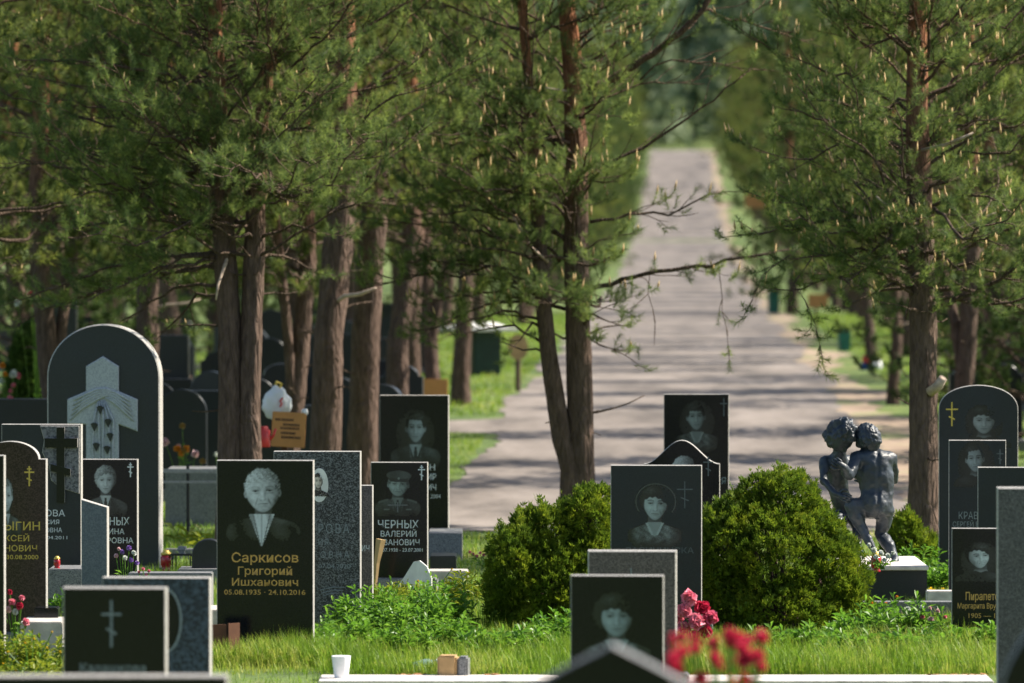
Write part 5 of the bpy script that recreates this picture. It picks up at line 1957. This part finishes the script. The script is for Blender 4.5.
# rusty plates beside the gold lettered stone
t = thing('rusty_plate', 'rusty metal plates leaning at the lower left of the gold-lettered stone', 'metal plate', (X(226, 34.6), 34.6, 0), R(15), 'broken pieces')
mb = MB(); mb.box((-.05, 0, .14), (.10, .012, .20)); mb.box((.05, .02, .13), (.09, .012, .23), rz=.5); mb.build('plate', 'rust_metal', t)
# concrete bits left of it
block('kerb_stone', 'grey-brown concrete edge at the left of the gold-lettered stone', 'kerb', 206, 222, 610, 680, 35.6, .5, 'concrete', GK)
block('kerb_stone', 'pale stone step under the pink and cream flowers, lower left', 'kerb', 20, 62, 622, 634, 34.8, .5, 'concrete', GK)
block('plinth_block', 'small black cube plinth at the right foot of the brown shouldered headstone', 'plinth', 34, 58, 608, 622, 35.2, .2, 'black_polished', 'plinths and steps')
block('plinth_block', 'long black step at the foot of the suited man stone', 'plinth', 428, 462, 533, 560, 46.2, .8, 'side_dark', 'plinths and steps')
block('plinth_block', 'small black block in front of the step of the suited man stone', 'plinth', 430, 456, 556, 570, 43.6, .5, 'black_matte', 'plinths and steps')
block('kerb_stone', 'low pale slab edge in the grass right of the officer stone', 'kerb', 428, 468, 571, 577, 42.6, .3, 'concrete', GK)
block('kerb_stone', 'dark kerb with pale top running right of the couple pedestal', 'kerb', 862, 985, 602, 625, 38.6, .16, 'side_dark', GK)
block('kerb_stone', 'pale short kerb joining the couple pedestal and the smiling woman stone', 'kerb', 927, 958, 591, 603, 39.4, .14, 'kerb_pale', GK)
block('kerb_stone', 'low dark kerb behind the purple flowers under the big arch', 'kerb', 128, 212, 573, 581, 37.9, .2, 'side_dark', GK)

# candle lantern, iron stand
def lantern(label, px, py, d, s=1.0, group='grave candle lanterns'):
    t = thing('grave_lantern', label, 'lantern', P(px, py, d), 0, group)
    t.scale = (.85, .85, .85)
    mb = MB(); mb.lathe([(.036 * s, 0), (.040 * s, .01), (.030 * s, .02), (.043 * s, .05 * s), (.043 * s, .11 * s), (.034 * s, .13 * s)], k=18); mb.build('glass', 'red_glass', t, True)
    mb = MB(); mb.lathe([(.040 * s, .13 * s), (.040 * s, .145 * s), (.026 * s, .155 * s), (.026 * s, .165 * s), (.005, .17 * s)], k=18); mb.build('lid', 'gold_yellow', t, True)
    return t


t = thing('iron_stand', 'small black iron stand with a flat tray beside the red lantern', 'stand', (X(183, 44.6), 44.6, 0), R(-12))
t.scale = (.85, .85, 1.0)
mb = MB()
for x in (-.085, .085):
    for y in (-.06, .06):
        mb.tube([(x, y, 0), (x * 1.02, y, .13)], .007, 6)
mb.build('frame', 'black_metal', t)
mb = MB(); mb.box((0, 0, .135), (.21, .16, .014)); mb.build('tray', 'black_metal', t)
mb = MB(); mb.box((-.01, 0, .185), (.08, .07, .03), taper=.8); mb.box((-.01, 0, .155), (.05, .05, .03)); mb.build('bowl', 'side_dark', t)
lantern('red glass candle lantern standing left of the small iron stand', 166, 571, 44.6, 1.15)
lantern('dark red candle lantern at the feet of the bronze couple', 876, 572, 39.7, 1.0)
block('plinth_block', 'low dark grave step with a small lantern before the rough cross stone', 'plinth', 48, 82, 569, 600, 39.1, .5, 'side_dark', 'plinths and steps')
lantern('small red candle lantern on the low step before the rough cross stone', 57, 569, 39.2, .62)

# ------------------------------------------------------------------ BRONZE COUPLE
DS = 40.6
pw = block('pedestal', 'low black stone pedestal with pale top carrying the bronze couple', 'pedestal', 806, 927, 569, 606, 39.9, 1.3, 'black_matte', None)
mb = MB()
w_ = X(928.5, 39.9) - X(804.5, 39.9)
hz_ = P(0, 569, 39.9).z + .02
mb.box((0, 0, hz_ + .006), (w_, 1.34, .028))
mb.build('top_slab', 'kerb_pale', pw, bevel=.004)
PT = P(870, 569, 39.9).z + .020
block('nameplate_slab', 'small dark slab lying on the front left of the couple pedestal', 'slab', 838, 890, 569.2, 573, 39.95, .3, 'side_dark', 'plinths and steps', ground=False)


def skin(name, verts, edges, radii, parent, mat, root=0, sub=2):
    me = bpy.data.meshes.new(name)
    me.from_pydata([tuple(v) for v in verts], edges, [])
    o = bpy.data.objects.new(name, me)
    COL.objects.link(o)
    md = o.modifiers.new('s', 'SKIN')
    md.use_smooth_shade = True
    sv = me.skin_vertices[0].data
    for i, r_ in enumerate(radii):
        rr2 = r_ if isinstance(r_, tuple) else (r_, r_)
        sv[i].radius = rr2
        sv[i].use_root = (i == root)
    sb_ = o.modifiers.new('u', 'SUBSURF')
    sb_.levels = sub
    sb_.render_levels = sub
    dg = bpy.context.evaluated_depsgraph_get()
    m2 = bpy.data.meshes.new_from_object(o.evaluated_get(dg))
    bpy.data.objects.remove(o)
    m2.polygons.foreach_set('use_smooth', [True] * len(m2.polygons))
    ob = mobj(name, m2, mat, parent)
    return ob


def melded(name, verts, edges, radii, parent, mat, voxel=.009):
    """one continuous body: tapering limbs melted into each other"""
    bm = bmesh.new()
    for a, b in edges:
        pa, pb = Vector(verts[a]), Vector(verts[b])
        ra = radii[a] if isinstance(radii[a], tuple) else (radii[a],) * 2
        rb = radii[b] if isinstance(radii[b], tuple) else (radii[b],) * 2
        n = max(2, int((pb - pa).length / .014))
        for i in range(n + 1):
            t_ = i / n
            rx, ry = ra[0] + (rb[0] - ra[0]) * t_, ra[1] + (rb[1] - ra[1]) * t_
            g = bmesh.ops.create_icosphere(bm, subdivisions=2, radius=1)
            c = pa.lerp(pb, t_)
            rz = min(rx, ry)
            for v in g['verts']:
                v.co = Vector((v.co.x * rx * .86, v.co.y * ry * .86, v.co.z * rz * .86)) + c
    me = bpy.data.meshes.new(name)
    bm.to_mesh(me)
    bm.free()
    o = bpy.data.objects.new(name, me)
    COL.objects.link(o)
    rm = o.modifiers.new('r', 'REMESH')
    rm.mode = 'VOXEL'
    rm.voxel_size = voxel
    sm = o.modifiers.new('sm', 'SMOOTH')
    sm.factor = .5
    sm.iterations = 5
    m2 = bpy.data.meshes.new_from_object(o.evaluated_get(bpy.context.evaluated_depsgraph_get()))
    bpy.data.objects.remove(o)
    m2.polygons.foreach_set('use_smooth', [True] * len(m2.polygons))
    return mobj(name, m2, mat, parent)


def figure(label, group, J, hair_curly, root_px, head, facing):
    """J: joint name -> (px, py, dy, radius)"""
    o = P(root_px[0], root_px[1], DS)
    o.z = PT
    t = thing('bronze_figure', label, 'statue', o, 0, group)
    names = list(J)
    vs = [P(J[n][0], J[n][1], DS + J[n][2]) - o for n in names]
    rd = [J[n][3] for n in names]
    ix = {n: i for i, n in enumerate(names)}
    chains = [['pelvis', 'waist', 'ribs', 'chest', 'neck', 'headbase'], ['chest', 'lsh', 'lel', 'lwr', 'lhand'], ['chest', 'rsh', 'rel', 'rwr', 'rhand'],
              ['pelvis', 'lhip', 'lthigh', 'lknee', 'lcalf', 'lank', 'ltoe'], ['pelvis', 'rhip', 'rthigh', 'rknee', 'rcalf', 'rank', 'rtoe']]
    ed = []
    for c in chains:
        c = [q for q in c if q in ix]
        ed += [(ix[a], ix[b]) for a, b in zip(c[:-1], c[1:])]
    body = melded('body', vs, ed, rd, t, 'bronze_patina')
    from mathutils import noise as mn0
    for v in body.data.vertices:
        q = v.co
        v.co = q + v.normal * (.012 * mn0.noise(q * 8) + .006 * mn0.noise(q * 24) + .003 * mn0.noise(q * 60) - .012 * math.exp(-((q.x - (P(877, 480, DS).x - o.x)) / .012) ** 2) * (q.z > .3) * (v.normal.y < -.3))
    # head: skull, jaw, nose, ears, hair
    hx, hy, hd, hr = head
    c = P(hx, hy, DS + hd) - o
    bm = bmesh.new()
    bmesh.ops.create_icosphere(bm, subdivisions=5, radius=1)
    rg = random.Random(int(hx))
    f = Vector(facing).normalized()
    sd_ = f.cross(Vector((0, 0, 1))).normalized()
    up = sd_.cross(f).normalized()
    from mathutils import noise as mn
    for v in bm.verts:
        q = v.co.copy()
        a, b, cc = q.dot(f), q.dot(sd_), q.dot(up)
        sc = Vector((hr * 1.0, hr * .82, hr * 1.22))
        r_ = 1.0
        if a > 0 and cc < .1:                      # narrowing jaw
            r_ *= 1 - .20 * max(0, -cc)
        nose = math.exp(-((b / .13) ** 2 + ((cc + .12) / .20) ** 2)) * (a > 0) * .22
        brow = math.exp(-(((cc - .18) / .08) ** 2 + (b / .5) ** 2)) * (a > 0) * .06
        eye = -sum(math.exp(-(((b - s_ * .30) / .13) ** 2 + ((cc - .05) / .09) ** 2)) for s_ in (-1, 1)) * (a > 0) * .09
        mouth = -math.exp(-((b / .22) ** 2 + ((cc + .45) / .035) ** 2)) * (a > 0) * .06
        ear = sum(math.exp(-(((a) / .12) ** 2 + ((cc) / .2) ** 2)) for s_ in (-1, 1)) * (abs(b) > .75) * .10
        r_ += nose + brow + eye + mouth + ear
        hairy = (a < .45 and cc > -.55) or cc > .42
        if hairy:
            nz = mn.noise(q * (3.2 if hair_curly else 6)) * (.22 if hair_curly else .09) + mn.noise(q * 9) * (.16 if hair_curly else .06)
            r_ += (.12 if hair_curly else .05) + nz
        q = f * (a * sc.x * r_) + sd_ * (b * sc.y * r_) + up * (cc * sc.z * r_)
        v.co = q + c
    me = bpy.data.meshes.new('head')
    bm.to_mesh(me)
    bm.free()
    me.polygons.foreach_set('use_smooth', [True] * len(me.polygons))
    mobj('head', me, 'bronze_patina', t)
    # hands: palm rooted fingers
    for side in ('l', 'r'):
        hn, wn = side + 'hand', side + 'wr'
        if hn not in J:
            continue
        h = P(J[hn][0], J[hn][1], DS + J[hn][2]) - o
        w = P(J[wn][0], J[wn][1], DS + J[wn][2]) - o
        d_ = (h - w).normalized()
        s_ = d_.cross(Vector((0, -1, 0)))
        s_ = s_.normalized() if s_.length > .1 else Vector((0, 0, 1))
        curl = Vector((0, .35, 0))
        V_, E_, R_ = [w + d_ * .02], [], [.018]
        for k_, (off, ln_) in enumerate(((-.026, .055), (-.009, .064), (.009, .060), (.025, .046))):
            b0 = h + s_ * off
            V_ += [b0, b0 + (d_ + curl).normalized() * ln_ * .5, b0 + (d_ * .8 + curl * 2).normalized() * ln_]
            n0 = len(V_) - 3
            E_ += [(0, n0), (n0, n0 + 1), (n0 + 1, n0 + 2)]
            R_ += [.010, .009, .007]
        b0 = w + s_ * -.03 + d_ * .03
        V_ += [b0, b0 + (d_ * .7 - s_ * .7) * .035, b0 + (d_ * .95 - s_ * .4) * .06]
        n0 = len(V_) - 3
        E_ += [(0, n0), (n0, n0 + 1), (n0 + 1, n0 + 2)]
        R_ += [.011, .010, .008]
        skin('hand', V_, E_, R_, t, 'bronze_patina', 0, 1)
    return t


# back view, right: kneels, wraps an arm round the other
figure('bronze nude figure seen from behind, kneeling on the right and embracing the curly-headed one', 'bronze couple', {
    'pelvis': (876, 504, -.02, (.145, .13)), 'waist': (877, 491, .0, (.140, .11)), 'ribs': (875, 476, .0, (.160, .125)), 'chest': (875, 463, .0, (.150, .12)), 'neck': (870, 453, .01, .080), 'headbase': (867, 446, .02, .060),
    'lsh': (857, 457, -.02, .062), 'lel': (849, 476, -.14, .046), 'lwr': (844, 468, -.22, .030), 'lhand': (839, 464, -.23, .026),
    'rsh': (891, 458, .02, .060), 'rel': (894, 480, .14, .042), 'rwr': (874, 482, .26, .028), 'rhand': (860, 478, .30, .024),
    'lhip': (868, 508, .0, .088), 'lthigh': (860, 508, -.02, .082), 'lknee': (852, 506, -.06, .068), 'lcalf': (860, 526, -.06, .046), 'lank': (876, 554, -.14, .030), 'ltoe': (872, 565, -.24, .024),
    'rhip': (884, 509, .0, .092), 'rthigh': (884, 520, .04, .072), 'rknee': (879, 534, .08, .048), 'rcalf': (889, 546, -.02, .058), 'rank': (896, 560, -.08, .036), 'rtoe': (890, 567, -.18, .026)},
    False, (872, 572), (868, 439, -.01, .092), (-.80, .45, -.35))
# front figure, left, curly head bowed
figure('bronze nude figure with curly bowed head, kneeling on the left and held by the other', 'bronze couple', {
    'pelvis': (848, 512, .30, (.105, .09)), 'waist': (840, 496, .26, (.088, .075)), 'ribs': (836, 480, .20, (.100, .085)), 'chest': (836, 465, .15, (.100, .08)), 'neck': (839, 456, .10, .072), 'headbase': (839, 450, .07, .060),
    'lsh': (825, 461, .10, .050), 'lel': (823, 480, .02, .038), 'lwr': (836, 494, -.08, .026), 'lhand': (844, 497, -.12, .024),
    'rsh': (850, 461, .2, .050), 'rel': (862, 478, .28, .038), 'rwr': (874, 468, .22, .026), 'rhand': (880, 464, .18, .022),
    'lhip': (840, 518, .28, .078), 'lthigh': (836, 524, .12, .070), 'lknee': (838, 534, -.02, .052), 'lcalf': (842, 552, .10, .042), 'lank': (846, 565, .22, .030), 'ltoe': (850, 569, .30, .024),
    'rhip': (856, 516, .30, .078), 'rthigh': (858, 524, .16, .066), 'rknee': (858, 536, .04, .048), 'rcalf': (856, 552, .12, .040), 'rank': (858, 565, .22, .030), 'rtoe': (862, 569, .30, .024)},
    True, (846, 572), (840, 437, .04, .108), (.35, -.55, -.75))
blooms('white artificial flowers at the feet of the bronze couple, above the red lantern', 882, 565, 39.6, [(874, 550, 4.5, 0), (881, 553, 4.5, -.02), (888, 556, 4.5, 0), (876, 557, 4, 0), (893, 553, 3, 0), (884, 560, 3.5, 0), (869, 545, 3.5, 0), (858, 543, 4, 0), (861, 552, 3.5, 0)], 'petal_white', .03, group='flowers on graves', seed=12, leaves=20, ground=False)

# ------------------------------------------------------------------ BOARDS, BAG, BINS
def board(label, px0, px1, py0, py1, d, lines=0, rot=0.0, posts=True, group='orange notice boards'):
    c = P((px0 + px1) / 2, py1, d)
    w, h = (px1 - px0) * d / F, (py1 - py0) * d / F
    t = thing('notice_board', label, 'sign', (c.x, d, gz_s(d)), R(-6), group)
    z0 = c.z - gz_s(d)
    mb = MB()
    mb.box((0, 0, z0 + h / 2), (w, .02, h))
    bd = mb.build('panel', 'orange_board', t, bevel=.004)
    if posts:
        mb = MB(); mb.box((-w * .1, .03, (z0 + h) / 2), (.05, .04, z0 + h)); mb.build('post', 'rust_metal', t)
    return t, w, h, z0


t, w, h, z0 = board('larger orange-brown notice board with dark writing behind the speckled headstone', 266, 300, 412, 447, 50)
t.rotation_euler = (0, R(3), R(-6))
# the writing there is too blurred to read: rows of dark strokes of the same lengths
mb = MB()
rows = [(-.40, .02, .78), (-.16, .18, .64), (-.24, .20, .54), (-.22, .06, .40), (-.20, .22, .28)]
rq = random.Random(2)
for x0_, x1_, zz in rows:
    x = x0_
    while x < x1_ + .12:
        ww = rq.uniform(.02, .05)
        mb.add([(x * w, -.0115, z0 + h * (zz - .035)), ((x + ww) * w, -.0115, z0 + h * (zz - .035)), ((x + ww) * w, -.0115, z0 + h * (zz + .035)), (x * w, -.0115, z0 + h * (zz + .035))], [(0, 1, 2, 3)])
        x += ww + .018
mb.build('writing', 'dark_ink', t)
board('smaller orange-brown board low between the pine stems above the suited man stone', 423, 448, 379, 400, 72)
board('far orange board on the right verge under the hanging pine branch', 745, 768, 192, 208, 150)
board('far orange board beside the second green bin on the right', 808, 828, 294, 308, 118)
# round brown sign on a post, left verge
t = thing('round_sign', 'round tan sign on a post by the green container on the left verge', 'sign', (X(518, 84), 84, gz_s(84)), 0, 'signs')
mb = MB(); mb.tube([(0, 0, 0), (0, 0, P(0, 335, 84).z - gz_s(84))], .04, 8); mb.build('post', 'twig_bark', t)
zc = P(0, 347, 84).z - gz_s(84)
mb = MB(); n_ = 28
for yy in (-.06, -.045):
    mb.add([(.15 * math.cos(2 * math.pi * i / n_), yy, zc + .19 * math.sin(2 * math.pi * i / n_)) for i in range(n_)], [tuple(range(n_)) if yy < -.05 else tuple(range(n_))[::-1]])
mb.add(np.zeros((0, 3)), [])
mb.build('disc', 'cardboard', t)

# white carrier bag tied to the stem behind the board
t = thing('carrier_bag', 'white plastic bag with a red print hanging behind the larger orange board', 'bag', P(277, 418, 50.2), 0)
bm = bmesh.new()
bmesh.ops.create_icosphere(bm, subdivisions=4, radius=1)
from mathutils import noise as mnz
for v in bm.verts:
    q = v.co
    r_ = 1 + .16 * mnz.noise(q * 2.2) + .05 * mnz.noise(q * 7)
    v.co = Vector((q.x * .125 * r_ * (1 - .18 * q.z), q.y * .08 * r_, q.z * .15 * r_ + .13))
me = bpy.data.meshes.new('bag'); bm.to_mesh(me); bm.free()
me.polygons.foreach_set('use_smooth', [True] * len(me.polygons))
mobj('bag', me, 'white_plastic', t)
mb = MB(); mb.tube([(.03, -.085, .10), (.045, -.09, .13), (.03, -.09, .15), (.055, -.085, .18)], .008, 5); mb.build('print', 'red_plastic', t)
mb = MB(); mb.tube([(-.02, 0, .26), (0, 0, .32), (.04, 0, .30), (.02, 0, .26)], .016, 6); mb.build('knot', 'gold_yellow', t)
t = thing('watering_can', 'red plastic can half hidden behind the orange board and the pine pair', 'can', P(262, 447, 49.6), 0)
mb = MB(); mb.lathe([(.07, 0), (.075, .01), (.072, .14), (.05, .17), (.05, .18)], k=18); mb.build('body', 'red_plastic', t, True)
mb = MB(); mb.tube([(.05, 0, .04), (.10, 0, .10), (.12, 0, .16)], [.014, .012, .010], 8); mb.build('spout', 'red_plastic', t, True)
t = thing('rag', 'small white crumpled plastic scrap on the stem right of the orange board', 'scrap', P(305, 412, 50), 0)
bm = bmesh.new(); bmesh.ops.create_icosphere(bm, subdivisions=3, radius=.03)
for v in bm.verts: v.co *= 1 + .35 * mnz.noise(v.co * 50)
me = bpy.data.meshes.new('scrap'); bm.to_mesh(me); bm.free(); mobj('scrap', me, 'white_plastic', t)


def bin_(label, px0, px1, py0, py1, d, mat='green_bin', name='litter_bin', group='green litter bins'):
    c = P((px0 + px1) / 2, py1, d)
    w, h = (px1 - px0) * d / F, (py1 - py0) * d / F
    t = thing(name, label, 'bin', (c.x, d, gz_s(d)), .2, group)
    zz = max(0.0, c.z - gz_s(d))
    mb = MB(); mb.box((0, 0, zz + h * .45), (w * .9, w * .9, h * .9), taper=1.08); mb.build('body', mat, t, bevel=.02)
    mb = MB(); mb.box((0, 0, zz + h * .95), (w * 1.05, w * 1.05, h * .09), taper=.9); mb.build('lid', mat, t, bevel=.02)
    if zz > .05:
        mb = MB()
        for sx in (-1, 1):
            mb.box((sx * w * .3, 0, zz / 2), (.04, .04, zz))
        mb.build('legs', 'black_metal', t)
    return t


bin_('nearer green litter bin on the right verge under the hanging twigs', 838, 850, 336, 358, 108)
bin_('farther green litter bin at the right road edge', 768, 779, 296, 320, 150)
t = bin_('tall dark green container with pale canopy at the left edge of the road', 470, 500, 335, 384, 92, 'dark_green', 'container', 'containers')
zc = P(0, 333, 92).z - gz_s(92)
mb = MB(); mb.box((-.12, 0, zc + .06), (1.2, .9, .06)); mb.box((-.12, 0, zc + .13), (.9, .7, .08), taper=.6); mb.build('canopy', 'ceramic_white', t, bevel=.02)
# litter heap on the right verge
t = thing('rubbish_heap', 'small heap of coloured rubbish bags at the foot of a pine on the right verge', 'rubbish', P(870, 374, 95), 0)
for (dx, dz, rr_, m_) in ((-.07, .09, .11, 'denim_blue'), (.10, .16, .11, 'white_plastic'), (-.03, .24, .10, 'red_plastic'), (.03, .10, .11, 'denim_blue')):
    bm = bmesh.new(); bmesh.ops.create_icosphere(bm, subdivisions=3, radius=rr_)
    for v in bm.verts: v.co = v.co * (1 + .25 * mnz.noise(v.co * 12)) + Vector((dx, 0, dz))
    me = bpy.data.meshes.new('bag'); bm.to_mesh(me); bm.free()
    me.polygons.foreach_set('use_smooth', [True] * len(me.polygons))
    mobj('bag', me, m_, t)

# ------------------------------------------------------------------ DARK MONUMENTS OF THE FAR LEFT
def monument(kind, x, y, w, h, label, group, rz=0.0, mat='black_matte', extra=0):
    t = thing('monument', label, 'monument', (x, y, gz_s(y)), rz, group)
    mobj('stele', slab_mesh(outline(kind, w, h), .12, .006), [mat, 'black_matte'], t, (0, 0, .12))
    mb = MB(); mb.box((0, 0, .05), (w + .2, .4, .14)); mb.build('plinth', 'side_dark', t, bevel=.01)
    return t


GM = 'dark monuments of the left field'
mk = random.Random(12)
for (px, d, kind, w, h, lab) in [
    (-10, 52, 'rect', 1.1, 1.05, 'broad dark monument with level top behind the brown shouldered headstone'),
    (182, 57, 'arch', .5, 1.0, 'dark round-topped monument right of the big arch, in the shade'),
    (206, 60, 'rect', .4, .9, 'dark square monument left of the pine pair, in the shade'),
    (168, 66, 'rect', .5, 1.3, 'tall dark monument farther behind the big arch'),
    (315, 66, 'shoulder', .6, 1.1, 'dark shouldered monument between the thick pine stems'),
    (345, 72, 'rect', .6, 1.1, 'dark monument between two thick pine stems behind the speckled stone'),
    (58, 66, 'rect', .45, 1.7, 'dark tall narrow monument at the far left behind the big arch')]:
    monument(kind, X(px, d), d, w, h, lab, GM, R(mk.uniform(-10, 5)))
labm = 'dark blurred monument of the far rows on the left, under the pine boughs'
proto = None
for d in (60, 66, 72, 79, 86, 94, 104, 116):
    px = -60
    while px < 380:
        px += mk.uniform(40, 85)
        if px < 75 and d < 90:
            continue
        if proto is None:
            proto = monument('rect', X(px, d), d, .5, .8, labm, GM)
            proto2 = monument('arch', X(px + 20, d), d, .45, .95, labm, GM)
            proto3 = monument('shoulder', X(px - 20, d), d, .5, .9, labm, GM)
            continue
        o = copy_tree(mk.choice([proto, proto2, proto3]))
        dd = d + mk.uniform(-2, 2)
        o.location = (X(px, dd), dd, gz_s(dd))
        o.rotation_euler.z = R(mk.uniform(-12, 8))
        o.scale = (1, 1, mk.uniform(.8, 1.15))
labm = 'dark blurred monument beyond the right hand headstones, under the pine boughs'
for d in (66, 76, 90, 104):
    px = 925
    while px < 1080:
        px += mk.uniform(22, 48)
        o = copy_tree(mk.choice([proto, proto2, proto3]))
        dd = d + mk.uniform(-2, 2)
        o.location = (X(px, dd), dd, gz_s(dd))
        o.rotation_euler.z = R(mk.uniform(-12, 8))
        tag(o, labm, 'monument', 'dark monuments of the right field')

# low rails and slabs right of the big arch
t = thing('grave_fence', 'low grave fence of two grey rails and a thin post right of the big arch', 'fence', (X(190, 49.5), 49.5, 0), R(-2))
for name_, zz, th in (('rail', P(0, 471, 49.5).z, .035), ('rail', P(0, 482, 49.5).z, .02)):
    mb = MB(); mb.box((0, 0, zz), (.9, .05, th)); mb.build(name_, 'side_granite', t, bevel=.004)
for xx in (-.43, -.02, .43):
    mb = MB(); mb.tube([(xx, 0, 0), (xx, 0, P(0, 466, 49.5).z)], .014, 8); mb.build('post', 'black_metal', t)
block('grave_slab', 'dark flat tomb block with paler rim right of the big arch, behind the thin post', 'slab', 165, 232, 470, 500, 52, .9, 'side_dark', 'plinths and steps')
block('kerb_stone', 'long grey kerb in the shaded grass right of the big arch', 'kerb', 165, 222, 549, 556, 46.4, .12, 'side_dark', GK)
lab = 'small black stone with rounded top at the left foot of the gold-lettered stone'
monument('arch', X(209, 43), 43, .26, .22, lab, 'small black stones')

# bright artificial flowers of the far left field
for (px, py, d, mats_, lab, n_, r_) in [
    (38, 300, 58, ['petal_red', 'petal_yellow', 'petal_pink', 'petal_white'], 'red, yellow and white wreath flowers high at the far left above the dark statue', 9, 5),
    (8, 372, 57, ['petal_pink', 'petal_white', 'petal_orange'], 'pink and white flowers at the left edge beside the slim conifer', 8, 5),
    (6, 412, 56, ['petal_pink', 'petal_pale', 'petal_purple'], 'pink flowers at the left edge above the broad dark monument', 6, 5),
    (186, 447, 53.5, ['petal_orange', 'petal_pale', 'ochre'], 'orange-brown dry flowers before the dark monuments right of the big arch', 9, 5),
    (222, 455, 56, ['petal_white'], 'white flowers low behind the pine pair', 4, 4),
    (135, 365, 74, ['petal_white', 'petal_pink'], 'white and pink flowers seen just right of the big arch head', 4, 4),
    (1005, 350, 80, ['petal_red', 'petal_pink'], 'red flowers in the shade at the right edge above the arched headstone', 5, 4),
    (936, 545, 43.6, ['petal_white', 'petal_pale'], 'white flowers at the foot of the straight pine stem', 4, 3.5)]:
    fr = random.Random(px)
    blooms(lab, px, py, d, [(px + fr.gauss(0, r_ * 1.6), py + fr.gauss(0, r_ * 1.5), r_ * fr.uniform(.7, 1.2), fr.uniform(-.05, .05)) for _ in range(n_)], mats_[0], P(0, py, d).z - gz_s(d), mats=mats_, group='bright flowers of the far rows', seed=px + 5, leaves=26)

# dark angel-like statue far left
t = thing('statue', 'blurred dark blue-grey standing statue at the far left behind the conifer', 'statue', (X(48, 68), 68, gz_s(68)), 0)
zt = P(0, 318, 68).z - gz_s(68)
mb = MB(); mb.lathe([(.22, 0), (.22, zt - 1.05), (.16, zt - 1.0)], k=4); mb.build('pedestal', 'side_dark', t)
skin('body', [(0, 0, zt - 1.0), (0, 0, zt - .7), (0, 0, zt - .45), (0, 0, zt - .30), (0, 0, zt - .22), (0, -.02, zt - .1), (-.14, 0, zt - .32), (-.17, -.1, zt - .55), (-.04, -.16, zt - .5), (.14, 0, zt - .32), (.17, -.1, zt - .55), (.04, -.16, zt - .5)],
     [(0, 1), (1, 2), (2, 3), (3, 4), (4, 5), (3, 6), (6, 7), (7, 8), (3, 9), (9, 10), (10, 11)], [.17, .13, .10, .11, .045, .085, .05, .04, .03, .05, .04, .03], t, 'bronze_patina', 0, 2)
